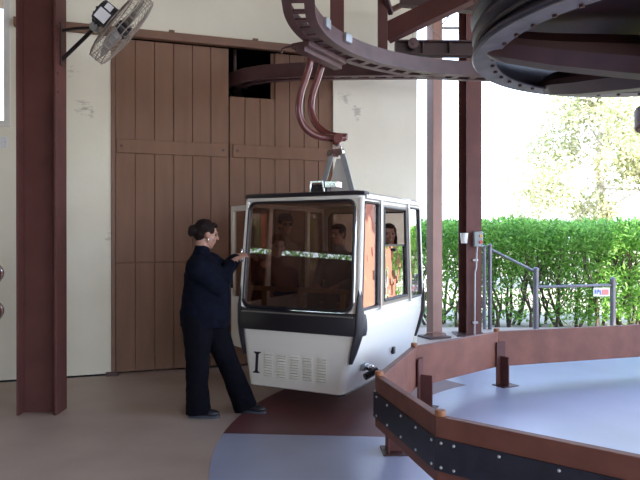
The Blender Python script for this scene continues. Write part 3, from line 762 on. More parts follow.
# front window wall
b = MB(); Hf, nf = panel(b, FC, (0, 1, 0, 1), (0.03, 0.945, 0.005, 0.985), 0.09, 0.03, (0, -1, 0)); C('front_frame', b, M_['white'], smooth=30)
b = MB(); slab(b, Hf, nf, 0.012, 0.006); ws = C('windscreen', b, M_['glass_front'], smooth=0)
b = MB(); outline(b, Hf, nf, -0.002, 0.014); C('windscreen_gasket', b, M_['black_plastic'])
b = MB(); outline(b, hole_pts and [bil(FC, 0.5 + (u - 0.5) * 1.03, 0.5 + (v - 0.5) * 1.03) for (u, v) in hole_pts(1.2, 0.935, 0.095, (0.03, 0.945, 0.005, 0.985))], nf, -0.004, 0.007); C('windscreen_trim', b, M_['chrome'])
# rear window wall
BC = [RRb, RLb, RLt, RRt]
b = MB(); Hr, nr = panel(b, BC, (0, 1, 0, 1), (0.06, 0.94, 0.05, 0.94), 0.09, 0.03, (0, 1, 0)); C('rear_frame', b, M_['white'], smooth=30)
b = MB(); slab(b, Hr, nr, 0.012, 0.006); C('rear_window', b, M_['glass_rear'], smooth=0)
b = MB(); outline(b, Hr, nr, 0, 0.016); C('rear_gasket', b, M_['black_plastic'])
# right side: three windows
SCs = [FRb, RRb, RRt, FRt]
L_ = 1.73
def su(s): return s / L_
b = MB(); gk = MB()
for (o0, o1, h0, h1, rad) in ((0, .44, .055, .425, .03), (.44, 1.285, .50, 1.25, .02), (1.285, 1.73, 1.31, 1.69, .03)):
    H_, ns = panel(b, SCs, (su(o0), su(o1), 0, 1), (su(h0), su(h1), 0.02, 0.965), rad, 0.03, (1, 0, 0))
    if o0 != .44:
        g = MB(); slab(g, H_, ns, 0.01, 0.006); C('side_window', g, M_['glass_side'], smooth=0)
        g = MB(); outline(g, H_, ns, 0.0, 0.012); C('side_gasket', g, M_['black_plastic'])
    else:
        g = MB(); pts = [bil(SCs, u, v) for u, v in hole_pts(L_, .935, 0.02, (su(.53), su(1.235), 0.045, 0.575))]
        slab(g, pts, ns, 0.012, 0.006); C('side_window', g, M_['glass_side'], smooth=0)
        fr = MB(); panel(fr, SCs, (su(.485), su(1.265), 0.015, 0.965), (su(.56), su(1.215), 0.055, 0.935), 0.02, 0.02, (1, 0, 0))
        fr.v = [p + ns * 0.008 for p in fr.v]; C('sliding_frame', fr, M_['bronze_frame'], smooth=30)
        fr = MB(); outline(fr, [bil(SCs, u, v) for u, v in hole_pts(L_, .935, 0.02, (su(.56), su(1.215), 0.055, 0.935))], ns, -0.004, 0.012); C('side_gasket', fr, M_['black_plastic'])
        fr = MB(); fr.bar(bil(SCs, su(.54), .575) - ns * .012, bil(SCs, su(1.23), .575) - ns * .012, 0.014, 0.018); C('pane_edge', fr, M_['black_plastic'])
        kb = MB(); p = bil(SCs, su(.87), .53); kb.cyl(p - ns * 0.012, p + ns * 0.012, 0.014, n=12); C('pane_knob', kb, M_['black_plastic'])
C('side_frame', b, M_['white'], smooth=30)
for s in (.455, 1.283):
    fr = MB(); fr.bar(bil(SCs, su(s), -.015) + ns * .012, bil(SCs, su(s), 1.0) + ns * .012, 0.035, 0.02, up=(1, 0, 0)); C('mullion', fr, M_['alu'])
# left side: front light, open doorway, rear light
SL = [FLb, RLb, RLt, FLt]; b = MB()
for (o0, o1, h0, h1, rad) in ((0, .44, .065, .40, .03), (.44, 1.285, .47, 1.26, .03), (1.285, 1.73, 1.325, 1.672, .03)):
    H_, nl = panel(b, SL, (su(o0), su(o1), 0, 1), (su(h0), su(h1), 0.035, 0.945), rad, 0.03, (-1, 0, 0))
    if o0 != .44:
        g = MB(); slab(g, H_, nl, 0.01, 0.006); C('side_window', g, M_['glass_rear'], smooth=0)
C('side_frame', b, M_['white'], smooth=30)
# corner posts close the seams
for (p, q) in ((FLb, FLt), (FRb, FRt), (RLb, RLt), (RRb, RRt)):
    cx_ = V((0.012 if p.x < 0 else -0.012, 0.014 if p.y < 0 else -0.014, 0))
    b = MB(); b.cyl(p + cx_, q + cx_, 0.027, n=14); C('corner_post', b, M_['white'])
# roof
b = MB(); rgs = [rr(.585, -.775, .805, .06, 1.832), rr(.605, -.79, .82, .07, 1.845), rr(.605, -.79, .82, .07, 1.875), rr(.575, -.755, .79, .09, 1.90), rr(.45, -.6, .64, .12, 1.915)]
b.loft(rgs); C('roof', b, M_['white'], smooth=50)
b = MB(); b.tube([V((-.575, -.78, 1.883)), V((-.55, -.80, 1.886)), V((.55, -.80, 1.886)), V((.60, -.78, 1.883)), V((.605, -.70, 1.883))], 0.02, 8); C('roof_lip', b, M_['black_plastic'], label='black roof lip')
b = MB(); b.bar((.612, -.74, 1.86), (.612, .78, 1.86), 0.012, 0.03, up=(0, 0, 1)); C('gutter', b, M_['alu'])
# bumper and corner guards
b = MB()
prof = [(0.0, .665), (.03, .675), (.038, .72), (.038, .80), (.028, .85), (0.0, .862)]
path = [(-.60, -.70), (-.60, -.83), (-.565, -.865), (.565, -.865), (.60, -.83), (.60, -.78)]
def offp(i, d):
    P = [V((p[0], p[1], 0)) for p in path]
    a = P[max(i - 1, 0)]; c = P[min(i + 1, len(P) - 1)]; t_ = (c - a).normalized(); return P[i] + V((t_.y, -t_.x, 0)) * d
rings = [[offp(i, d) + V((0, 0, z)) for (d, z) in prof] for i in range(len(path))]
b.loft(rings); C('bumper', b, M_['black_plastic'], smooth=50, label='black bumper band')
b = MB(); b.bar((-.56, -.905, .835), (.56, -.905, .835), 0.008, 0.012); C('bumper_highlight', b, M_['bronze_frame'])  # thin lighter strip standing in for the highlight along the bumper top
for (sx, sy) in ((-1, -1), (1, -1), (1, 1), (-1, 1)):
    rows = []
    for (z, w1, w2, dd) in ((1.06, .008, .008, .014), (.98, .018, .018, .02), (.88, .022, .035, .03), (.72, .022, .045, .034), (.62, .022, .042, .028), (.52, .018, .04, .02), (.44, .01, .02, .012)):
        def ip(z):
            for k in range(len(secs) - 1):
                if secs[k][0] <= z <= secs[k + 1][0]:
                    f = (z - secs[k][0]) / (secs[k + 1][0] - secs[k][0]); return secs[k][1] + (secs[k + 1][1] - secs[k][1]) * f, secs[k][2 if sy < 0 else 3] * (1 - f) + secs[k + 1][2 if sy < 0 else 3] * f
            f = (z - ZBELT) / (ZTOP - ZBELT); return .6 - .015 * f, (-.865 + .1 * f) if sy < 0 else (.865 - .065 * f)
        hx, yy = ip(z); yy = abs(yy)
        loc = [(hx - w1, yy + dd), (hx - .005, yy + dd), (hx + dd, yy - .005), (hx + dd, yy - w2), (hx - .03, yy - w2), (hx - w1, yy - .03)]
        rows.append([V((sx * x, sy * y, z)) for x, y in loc])
    b = MB(); b.loft(rows); C('corner_guard', b, M_['black_plastic'], smooth=50, label='black corner guard')
# louvres and numeral on the front skirt; the skirt is almost upright at y=-.85
def yf(z): return -0.915 + (z - 0.30) * 0.10
for lx in (-.26, -.125, .006, .134, .275):
    b = MB()
    for i in range(9):
        z = .268 + i * .0228; y = yf(z)
        b.add([(lx - .042, y, z), (lx + .042, y, z), (lx + .042, y - .016, z + .010), (lx - .042, y - .016, z + .010), (lx - .042, y, z + .018), (lx + .042, y, z + .018)], [(0, 1, 2, 3), (3, 2, 5, 4), (0, 3, 4), (1, 5, 2), (0, 4, 5, 1)])
    C('louvre_vent', b, M_['white'], smooth=0)
b = MB(); x0 = -.386
def strip(xa, xb, za, zb):
    vs = [V((x0 + x, yf(z) + dy, z)) for z in (za, zb) for (x, dy) in ((xa, -.005), (xb, -.005), (xb, .003), (xa, .003))]
    b.add(vs, [(3, 2, 1, 0), (4, 5, 6, 7), (0, 1, 5, 4), (1, 2, 6, 5), (2, 3, 7, 6), (3, 0, 4, 7)])
strip(-.013, .013, .292, .462); strip(-.036, .036, .462, .472); strip(-.036, .036, .284, .293); strip(-.022, .022, .452, .463); strip(-.022, .022, .292, .302)
C('numeral', b, M_['black_plastic'], smooth=0, label='black roman numeral I')
# skirt edge, latch fittings on the right flank
b = MB(); b.tube([V((.42, -.905, .168)), V((.462, -.87, .172)), V((.468, -.5, .176)), V((.462, .70, .18))], 0.012, 8); C('skirt_edge', b, M_['black_plastic'])
def hxz(z):
    for k in range(len(secs) - 1):
        if secs[k][0] <= z <= secs[k + 1][0]:
            f = (z - secs[k][0]) / (secs[k + 1][0] - secs[k][0]); return secs[k][1] + (secs[k + 1][1] - secs[k][1]) * f
b = MB(); b.box(.51, .565, -.66, -.56, .34, .40); C('latch_bracket', b, M_['galv'], bevel=.01)
b = MB(); b.cyl((.58, -.70, .30), (.66, -.60, .35), .03, n=14); b.bar((.56, -.62, .36), (.66, -.45, .30), .04, .03); C('latch_arm', b, M_['black_plastic'], bevel=.004)
b = MB(); b.ell((.62, -.66, .385), (.03, .03, .02)); C('latch_knob', b, M_['chrome'])
b = MB(); b.box(.52, .55, .10, .16, .36, .43); C('skirt_dark_block', b, M_['black_plastic'], bevel=.008)  # small dark block low on the right flank
b = MB(); b.box(.597, .607, -.84, -.80, 1.02, 1.05); C('pillar_catch', b, M_['black_plastic'], bevel=.002)
b = MB(); b.cyl((-.582, -.865, 1.30), (-.582, -.86, 1.38), .009, n=10); b.box(-.595, -.575, -.86, -.835, 1.28, 1.40); C('pillar_catch', b, M_['chrome'], bevel=.004)
# interior
b = MB(); b.box(-.48, .48, .36, .80, .38, .74); C('bench_base', b, M_['seat'], bevel=.01)
b = MB(); b.box(-.54, .54, .33, .80, .74, .80); C('bench_cushion', b, M_['seat'], bevel=.02)
b = MB(); b.bar((0, .80, .80), (0, .83, 1.12), .05, 1.08, up=(1, 0, 0)); C('bench_backrest', b, M_['seat'], bevel=.015)
b = MB(); b.box(-.48, .48, -.82, -.42, .38, .74); C('bench_base', b, M_['seat'], bevel=.01)
b = MB(); b.box(-.54, .54, -.82, -.40, .74, .80); C('bench_cushion', b, M_['seat'], bevel=.02)
b = MB(); b.bar((-.56, -.76, 1.035), (.56, -.76, 1.035), .03, .042); C('inner_rail', b, M_['rail_tan'], bevel=.006)
for x in (-.40, -.02, .40):
    b = MB(); b.bar((x, -.76, .80), (x, -.76, 1.02), .045, .025, up=(0, 1, 0)); C('rail_post', b, M_['rail_tan'])
# open door leaf hinged at the front left corner
HG = V((-.655, -.62, 0)); ed = (CM.inverted().to_3x3() @ (V((-.905, 6.30, 0)) - (CM @ HG))); ed.z = 0; ed.normalize(); en_ = V((-ed.y, ed.x, 0))
DM = Matrix((ed, en_, V((0, 0, 1)))).transposed().to_4x4(); DM.translation = HG
b = MB(); LW = .36
b.box(0, .05, -.018, .018, .42, 1.82, DM); b.box(LW - .05, LW, -.018, .018, .42, 1.82, DM); b.box(.05, LW - .05, -.018, .018, 1.765, 1.82, DM); b.box(.05, LW - .05, -.018, .018, .42, .92, DM)
dr = C('door', b, M_['white'], bevel=.006)
b = MB(); b.box(.05, LW - .05, -.004, .004, .92, 1.765, DM); obj('door_pane', b, M_['glass_rear'], dr, smooth=0)
b = MB(); b.box(LW - .045, LW - .02, .018, .04, 1.0, 1.2, DM); obj('handle', b, M_['black_plastic'], dr)
for z in (.6, 1.6):
    b = MB(); b.cyl(HG + V((.02, 0, z)), HG + V((.02, 0, z + .08)), .018, n=10); b.bar(HG + V((.02, 0, z + .04)), V((-.59, -.62, z + .04)), .03, .05); obj('hinge', b, M_['galv'], dr)
# roof fittings
b = MB(); b.box(-.16, .10, -.35, -.18, 1.905, 1.925); b.bar((-.15, -.34, 1.90), (-.13, -.34, 2.04), .02, .02); b.bar((.01, -.34, 1.90), (.0, -.34, 2.04), .02, .02); b.bar((-.14, -.34, 2.04), (.0, -.34, 2.04), .025, .02); b.box(.02, .14, -.35, -.22, 1.98, 2.04)
C('roof_bracket', b, M_['chrome'], bevel=.004)
b = MB()
for x in (-.10, -.035): b.cyl((x, -.34, 1.955), (x, -.22, 1.955), .042, n=16)
b.box(-.15, .02, -.30, -.2, 1.92, 2.02)
C('roof_rollers', b, M_['black_plastic'], bevel=.004)
# yoke
b = MB(); b.box(-.24, .24, -.10, .10, 1.905, 1.925); C('yoke_base', b, M_['galv'], bevel=.004)
for sx in (-1, 1):
    b = MB(); b.bar((sx * .195, -.05, 1.89), (sx * .045, -.03, 2.385), .012, .055, up=(1, 0, 0)); C('yoke_strut', b, M_['galv'], bevel=.003)
    b = MB(); b.cyl((sx * .05, -.09, 2.35), (sx * .05, -.04, 2.35), .034, n=18); C('yoke_pin', b, M_['chrome'])
b = MB(); b.prism([(-.15, 1.89), (.15, 1.89), (.045, 2.30), (-.03, 2.30)], -.02, .02, Matrix(((1, 0, 0, 0), (0, 0, -1, 0.03), (0, 1, 0, 0), (0, 0, 0, 1)))); C('yoke_plate', b, M_['plate_white'], bevel=.004)
# hanger: pin block, two S-bent tubes, grip carriage
dmid = 6.23
b = MB(); p = at(337, 147, dmid); b.bar(at(335, 157, dmid), at(336.5, 138, dmid), .07, .09, up=(0, 1, 0)); C('hanger_block', b, M_['hanger'], world=True, bevel=.008)
b = MB(); b.box(p.x - .045, p.x + .045, p.y - .055, p.y - .045, p.z - .03, p.z + .02); C('block_plate', b, M_['chrome'], world=True, bevel=.004)
def smoothpath(pts, n=6):
    out = []
    P = [pts[0]] + pts + [pts[-1]]
    for i in range(1, len(P) - 2):
        for k in range(n):
            t_ = k / n; a, b_, c, d = P[i - 1], P[i], P[i + 1], P[i + 2]
            out.append(0.5 * ((2 * b_) + (c - a) * t_ + (2 * a - 5 * b_ + 4 * c - d) * t_ ** 2 + (3 * b_ - a - 3 * c + d) * t_ ** 3))
    out.append(pts[-1]); return out
p1 = [(309, 46, 6.10), (310, 62, 6.10), (306.5, 76, 6.10), (300.5, 95, 6.10), (299, 112, 6.10), (304, 126, 6.12), (314, 134.5, 6.15), (328, 138, 6.20), (345, 138, 6.23)]
p2 = [(323, 50, 6.36), (322, 64, 6.36), (318, 78, 6.36), (312, 97, 6.36), (311.5, 112, 6.36), (316, 124, 6.34), (325, 132, 6.32), (335, 136, 6.30), (347, 137, 6.27)]
for pp in (p1, p2):
    b = MB(); b.tube(smoothpath([at(*q) for q in pp]), .036, 14); C('hanger_tube', b, M_['hanger'], world=True)
b = MB(); b.cyl(at(338, 138, 6.05), at(338, 138, 6.42), .05, n=16); C('cross_pin', b, M_['hanger'], world=True, bevel=.005)
# collars
for (px, py, d) in ((309.3, 51, 6.10), (323, 55, 6.36)):
    b = MB(); q = at(px, py, d); b.cyl(q - V((0, 0, .05)), q + V((0, 0, .05)), .052, n=16); C('collar', b, M_['hanger'], world=True, bevel=.005)
    b = MB(); q = at(px + 5.5, py - 3, d - .05); b.ell(q, (.022, .022, .022)); C('collar_nut', b, M_['chrome'], world=True)
# carriage under the track
q0 = at(300, 40, 5.80); q1 = at(338, 50, 6.42); tdir = (q1 - q0); tdir.z = 0; tdir.normalize()
zc = 3.31
b = MB(); a = V((q0.x, q0.y, zc)); c = V((q1.x, q1.y, zc)); b.bar(a, c, .20, .05); b.bar(a - V((0, 0, .04)), c - V((0, 0, .04)), .10, .06); C('carriage', b, M_['track'], world=True, bevel=.006)
b = MB(); sd = V((tdir.y, -tdir.x, 0)); 
b.tube([a - sd * .05, a - sd * .16 + V((0, 0, .0)), a - sd * .2 + V((0, 0, -.01)), a - sd * .21 + V((0, 0, -.05))], .012, 8); C('trip_lever', b, M_['track'], world=True)
# ================================================================ PEOPLE
def remesh(name, mb, m, parent, voxel=0.007, smooth=4, wrinkle=0.0, wscale=9.0, label=None):
    tmp = bpy.data.objects.new('tmp', newmesh('tmp', mb)); COL.objects.link(tmp)
    r = tmp.modifiers.new('r', 'REMESH'); r.mode = 'VOXEL'; r.voxel_size = voxel; r.use_smooth_shade = True
    s = tmp.modifiers.new('s', 'SMOOTH'); s.iterations = smooth; s.factor = 0.5
    dg = bpy.context.evaluated_depsgraph_get(); dg.update()
    me = bpy.data.meshes.new_from_object(tmp.evaluated_get(dg))
    COL.objects.unlink(tmp); bpy.data.objects.remove(tmp)
    if wrinkle:
        ns = [v.normal.copy() for v in me.vertices]
        for v, nn in zip(me.vertices, ns):
            p = v.co * wscale
            q = noise.noise(V((p.x, p.y, p.z * 1.6))) + 0.5 * noise.noise(V((p.x * 2.1, p.y * 2.1, p.z * 3.5 + 7)))
            v.co += nn * q * wrinkle
    Mi = parent.matrix_basis.inverted(); me.transform(Mi)
    me.name = name; me.materials.clear(); me.materials.append(m); me.shade_smooth()
    o = bpy.data.objects.new(name, me); COL.objects.link(o); o.parent = parent
    if label: o['label'] = label
    return o

def basis(f, u):
    f = V(f).normalized(); u = V(u); u = (u - f * u.dot(f)).normalized(); r = f.cross(u); return f, u, r
def head_parts(mb, hc, f, u, r, s=1.0):
    M3 = Matrix((r, f, u)).transposed()
    def E(x, y, z, a, b, c): mb.ell(hc + (r * x + f * y + u * z) * s, (a * s, b * s, c * s), M3, 20, 14)
    def K(p, q, a, b): mb.capsule(hc + (r * p[0] + f * p[1] + u * p[2]) * s, a * s, hc + (r * q[0] + f * q[1] + u * q[2]) * s, b * s)
    E(0, -.012, .034, .076, .094, .088); E(0, .02, -.02, .062, .073, .096); E(0, .036, -.072, .047, .05, .042); E(0, .064, -.098, .022, .018, .018)
    K((0, .086, .022), (0, .108, -.016), .009, .013); E(0, .078, .036, .05, .017, .011)
    for x in (-1, 1):
        E(x * .034, .064, -.022, .024, .022, .022); E(x * .012, .098, -.02, .009, .01, .008); E(x * .074, -.004, 0, .011, .021, .033)
    E(0, .087, -.05, .022, .010, .007); E(0, .085, -.062, .020, .010, .007)
def eyes(parent, hc, f, u, r, s):
    for x in (-1, 1):
        b = MB(); b.ell(hc + (r * x * .031 + f * .076 + u * .012) * s, (.013 * s, .013 * s, .011 * s), None, 12, 8)
        obj('eye', b, M_['eye'], parent, world=True)
def hand_parts(mb, w, d, n, side, curl=0.5, s=1.0):
    d = V(d).normalized(); n = V(n); n = (n - d * n.dot(d)).normalized(); q = d.cross(n) * side
    M3 = Matrix((q, d, n)).transposed()
    mb.ell(w + d * .045 * s, (.040 * s, .052 * s, .017 * s), M3, 16, 10); mb.capsule(w - d * .02, .026 * s, w + d * .03 * s, .027 * s)
    for i, (k, L) in enumerate(((.030, .070), (.010, .079), (-.010, .074), (-.029, .058))):
        p = w + (d * (.080 - abs(k) * .15) + q * k) * s; ang = 0.0
        for j, fr in enumerate((.45, .30, .25)):
            ang += curl * (.7, 1.0, .8)[j]
            e = p + (d * math.cos(ang) + n * math.sin(ang)) * L * fr * s + q * k * .10 * (1 - curl)
            mb.capsule(p, (.0092 - j * .0008) * s, e, (.0086 - j * .001) * s, 10); p = e
    p = w + (d * .022 + q * .030) * s
    t1 = p + (d * .6 + q * .7 + n * .35).normalized() * .038 * s; t2 = t1 + (d * .8 + q * .15 + n * .55).normalized() * .03 * s
    mb.capsule(p, .014 * s, t1, .011 * s, 10); mb.capsule(t1, .011 * s, t2, .009 * s, 10)
def torso(mb, rings, r, f, grow=0.0, n=28):
    rows = []
    for (c, a, b_) in rings:
        c = V(c); rows.append([c + r * (math.copysign(abs(math.cos(t)) ** .85, math.cos(t)) * (a + grow)) + f * (math.copysign(abs(math.sin(t)) ** .85, math.sin(t)) * (b_ + grow)) for t in [2 * math.pi * i / n for i in range(n)]])
    mb.loft(rows)
def chain(mb, pts, rs):
    for i in range(len(pts) - 1): mb.capsule(pts[i], rs[i], pts[i + 1], rs[i + 1], 16)
def shoes(parent, ank, d, ln=.25, m='shoe', sole='sole'):
    d = V((d[0], d[1], 0)).normalized(); q = V((-d.y, d.x, 0)); M3 = Matrix((q, d, V((0, 0, 1)))).transposed()
    g = ank.z
    b = MB(); b.ell(ank + d * .0 + V((0, 0, -.03)), (.042, .06, .05), M3); b.ell(ank + d * .10 + V((0, 0, -.05)), (.045, .105, .036), M3); b.ell(ank - d * .02 + V((0, 0, -.05)), (.04, .055, .038), M3)
    s_ = remesh('shoe', b, M_[m], parent, .006, 3)
    rows = []
    for z in (-.088, -.064):
        rows.append([ank + V((0, 0, z)) + q * (.043 * math.sin(t) * (1 - .12 * math.cos(t))) + d * (.065 + .14 * math.cos(t)) for t in [2 * math.pi * i / 24 for i in range(24)]])
    b = MB(); b.loft(rows)
    o = obj('sole', b, M_[sole], parent, world=True); 
    return s_

def person(label, base, J, top, bottom, hair, skirt_hem=0, wr=.004, voxel=.008, big=1.0, hem_w=0, bun=False, cap=False, long_hair=False, names=('jacket', 'trousers')):
    t = thing('person', label, 'person', base)
    f, r = J['f'], J['r']
    hf, hu, hr = basis(J['hf'], J['hu']); hs = J.get('hs', .96)
    hc = J['head']
    body = MB(); torso(body, [(c, a - .03, b - .03) for c, a, b in J['torso']], r, f)
    head_parts(body, hc, hf, hu, hr, hs); body.capsule(hc - hu * .06 - hf * .02, .052, J['neck'], .062)
    for s in ('R', 'L'):
        sh, el, wrp = J['arm' + s]; chain(body, [sh, el, wrp], [.052, .042, .028])
        hd, hn, hside, curl = J['hand' + s]; hand_parts(body, wrp, hd, hn, hside, curl, .95)
        hp, kn, an = J['leg' + s]; chain(body, [hp, kn, an], [.085, .056, .040])
        body.ell(an + V(J['foot' + s]) * .06 + V((0, 0, -.04)), (.03, .03, .03))
    remesh('body', body, M_['skin'], t, min(voxel, .006), 3)
    eyes(t, hc, hf, hu, hr, hs)
    jk = MB(); torso(jk, J['torso'], r, f, .0)
    jk.capsule(J['neck'] - V((0, 0, .03)), .085, J['neck'] + V((0, 0, .025)), .068)
    for s in ('R', 'L'):
        sh, el, wrp = J['arm' + s]; ab = 1.22 if hem_w else 1.0; chain(jk, [sh, el, el.lerp(wrp, .93)], [.082 * big * ab, .068 * big * ab, .046 * big * ab])
        jk.ell(sh + V((0, 0, .0)), (.09 * big, .09 * big, .08 * big))
    remesh(names[0], jk, M_[top], t, voxel, 5, wr)
    tr = MB()
    c, a, b_ = J['torso'][0]
    for s in ('R', 'L'):
        hp, kn, an = J['leg' + s]
        hem = an + (kn - an).normalized() * J.get('hemlift', -.0)
        chain(tr, [hp, kn, hem], [(.135 if hem_w else .122) * big, (.098 if hem_w else .088) * big, .07 * big])
        if hem_w: tr.tube([kn, kn.lerp(an, .5), V((an.x, an.y, an.z - .055)) + V(J['foot' + s]) * .02], [.096, .094, hem_w], 18)
    hR, hL = J['legR'][0], J['legL'][0]; tr.capsule(hR + V((0, 0, .02)), .125 * big, hL + V((0, 0, .02)), .125 * big)
    remesh(names[1], tr, M_[bottom], t, voxel, 5, wr)
    for s in ('R', 'L'): shoes(t, J['leg' + s][2], J['foot' + s])
    # hair
    M3 = Matrix((hr, hf, hu)).transposed()
    h = MB()
    def E(x, y, z, a, b, c): h.ell(hc + (hr * x + hf * y + hu * z) * hs, (a * hs, b * hs, c * hs), M3, 20, 14)
    E(0, -.030, .050, .084, .094, .084); E(0, -.055, .0, .074, .062, .075)
    for x in (-1, 1): E(x * .056, -.005, .045, .028, .06, .045)
    E(0, .045, .092, .055, .035, .028)
    if bun:
        E(0, -.125, .012, .052, .046, .046); E(0, -.10, .01, .04, .05, .04); E(.0, -.135, -.02, .03, .03, .03); E(.02, -.15, .03, .02, .02, .02)
    if long_hair:
        E(0, -.06, -.08, .085, .055, .12)
        for x in (-1, 1): E(x * .075, -.02, -.07, .025, .045, .11)
    remesh('hair', h, M_[hair], t, .006, 4, .004, 40)
    if cap:
        h = MB(); E(0, -.012, .075, .086, .104, .062); E(0, .105, .058, .066, .06, .008)
        remesh('cap', h, M_['cap'], t, .006, 2)
        for x in (-1, 1): 
            g = MB(); g.ell(hc + (hr * x * .034 + hf * .094 + hu * .012) * hs, (.028, .01, .02), M3, 14, 8); obj('sunglass_lens', g, M_['black_plastic'], t, world=True)
    return t, hc, hf, hu, hr

# ---- the attendant at the cabin door
f = V((.975, .22, 0)).normalized(); r = V((f.y, -f.x, 0))      # r: her right hand side (towards the viewer)
J = dict(f=f, r=r, hf=V((.92, .36, -.22)), hu=V((.18, .03, 1)), hs=.95,
    head=V((-.965, 5.27, 1.530)), neck=V((-1.005, 5.265, 1.375)),
    torso=[((-.975, 5.265, .755), .205, .205), ((-.975, 5.265, .86), .215, .212), ((-.965, 5.265, .98), .205, .205), ((-.965, 5.265, 1.10), .20, .19), ((-.975, 5.265, 1.20), .20, .175), ((-.995, 5.265, 1.29), .18, .135), ((-1.005, 5.265, 1.35), .115, .09)],
    armR=(V((-1.0, 5.065, 1.26)), V((-.845, 5.15, 1.075)), V((-.795, 5.475, 1.275))), handR=(V((.42, .72, .48)), V((.62, .15, -.4)), -1, .55),
    armL=(V((-.965, 5.455, 1.275)), V((-.86, 5.58, 1.20)), V((-.765, 5.625, 1.315))), handL=(V((.65, .40, .35)), V((.5, .75, -.2)), 1, .45),
    legR=(V((-1.02, 5.175, .80)), V((-1.025, 5.19, .47)), V((-1.035, 5.19, .088))), footR=V((.94, -.15, 0)),
    legL=(V((-.955, 5.355, .80)), V((-.815, 5.36, .47)), V((-.655, 5.34, .088))), footL=V((.93, -.25, 0)))
att, hc, hf, hu, hr = person('person in dark navy jacket and black trousers with a hair bun, holding the cabin edge', (-1.0, 5.27, 0), J, 'navy', 'black_cloth', 'hair', bun=True, voxel=.007, wr=.006, hem_w=.105)
b = MB(); q = hc + hr * .074 + hf * .0 - hu * .042; b.tube([q + (hf * math.cos(a) + hu * math.sin(a)) * .014 for a in [2 * math.pi * i / 14 for i in range(14)]], .003, 6, closed=True)
obj('earring', b, M_['chrome'], att, world=True)

# ---- two riders on the rear bench
def rider(label, lx, top, hair, turn, dz=0, **k):
    X = lambda x, y, z: CM @ V((x, y, z + dz))
    Rm = CM.to_3x3(); f = Rm @ V((0, -1, 0)); r = Rm @ V((-1, 0, 0))
    hf = Rm @ V((math.sin(turn), -math.cos(turn), -.05))
    J = dict(f=f, r=r, hf=hf, hu=V((0, 0, 1)), hs=.93, head=X(lx, .555, 1.535), neck=X(lx, .60, 1.385),
        torso=[(X(lx, .58, .83), .17, .14), (X(lx, .60, .98), .16, .125), (X(lx, .61, 1.15), .175, .13), (X(lx, .61, 1.28), .17, .105), (X(lx, .61, 1.36), .10, .075)],
        armR=(X(lx - .175, .60, 1.29), X(lx - .215, .50, 1.04), X(lx - .13, .30, .985)), handR=(Rm @ V((.5, -.8, -.1)), V((0, 0, -1)), 1, .35),
        armL=(X(lx + .175, .60, 1.29), X(lx + .215, .50, 1.04), X(lx + .13, .30, .985)), handL=(Rm @ V((-.5, -.8, -.1)), V((0, 0, -1)), -1, .35),
        legR=(X(lx - .09, .56, .89), X(lx - .10, .17, .90), X(lx - .10, .13, .47 - dz)), footR=Rm @ V((-.1, -1, 0)),
        legL=(X(lx + .09, .56, .89), X(lx + .10, .17, .90), X(lx + .10, .13, .47 - dz)), footL=Rm @ V((.1, -1, 0)))
    return person(label, tuple(CM @ V((lx, .55, .80))), J, top, 'jeans', hair, big=.82, voxel=.009, names=('shirt', 'trousers'), **k)
rider('person in a rust shirt with long brown hair, seated at the cabin side window', .33, 'shirt_rust', 'hair_br', .5, long_hair=True)
rider('person in a grey shirt with short dark hair, seated inside the cabin', -.27, 'shirt_grey', 'hair', -.2, dz=0)

# ---- visitor in a cap waiting beyond the open doorway
P0 = V((-.40, 7.02, 0))
f = V((.35, -.94, 0)).normalized(); r = V((f.y, -f.x, 0)) 
def Q(fr, rt, z): return P0 + f * fr + r * rt + V((0, 0, z))
J = dict(f=f, r=r, hf=f + V((0, 0, -.05)), hu=V((0, 0, 1)), hs=1.0, head=Q(.03, 0, 1.645), neck=Q(0, 0, 1.48),
    torso=[(Q(0, 0, .90), .165, .12), (Q(0, 0, 1.05), .16, .12), (Q(0, 0, 1.22), .185, .125), (Q(0, 0, 1.37), .19, .11), (Q(0, 0, 1.46), .10, .075)],
    armR=(Q(0, .20, 1.39), Q(-.02, .245, 1.10), Q(.12, .21, .90)), handR=(V((f.x, f.y, -.7)), -r, 1, .4),
    armL=(Q(0, -.20, 1.39), Q(-.02, -.245, 1.10), Q(.12, -.21, .90)), handL=(V((f.x, f.y, -.7)), r, -1, .4),
    legR=(Q(0, .09, .90), Q(.02, .10, .48), Q(-.01, .11, .088)), footR=f + r * .15, legL=(Q(0, -.09, .90), Q(.02, -.10, .48), Q(-.01, -.11, .088)), footL=f - r * .15)
person('person in dark cap and tan shirt standing behind the cabin, seen through its front glass', tuple(P0), J, 'shirt_tan', 'jeans', 'hair', cap=True, big=.86, voxel=.009, names=('shirt', 'trousers'))

# ================================================================ PLANTS
def leaf_cloud(mb, n, sample, ln, wd, up=0.3, rng=None):
    rng = rng or random
    vs = mb.v; fs = mb.f
    for _ in range(n):
        p, out = sample()
        d = V((rng.gauss(0, 1), rng.gauss(0, 1), rng.gauss(up, .8))) + out
        if d.length < 1e-3: d = V((0, 0, 1))
        d.normalize()
        s = d.cross(V((rng.gauss(0, 1), rng.gauss(0, 1), rng.gauss(0, 1))))
        if s.length < 1e-3: continue
        s.normalize(); nn = d.cross(s)
        L = ln * rng.uniform(.6, 1.3); w = wd * rng.uniform(.7, 1.3)
        b = len(vs)
        vs += [p, p + d * L * .45 + s * w + nn * w * .4, p + d * L - nn * L * .12, p + d * L * .45 - s * w + nn * w * .4, p + d * L * .5]
        fs += [(b, b + 1, b + 4), (b + 1, b + 2, b + 4), (b + 2, b + 3, b + 4), (b + 3, b, b + 4)]
rg = random.Random(3)
HX0, HX1, HY0, HY1, HT = 1.3, 12.5, 11.25, 12.7, 1.80
hedge = thing('hedge', 'tall clipped green hedge behind the pipe fence', 'hedge', (6.0, 11.9, -.2))
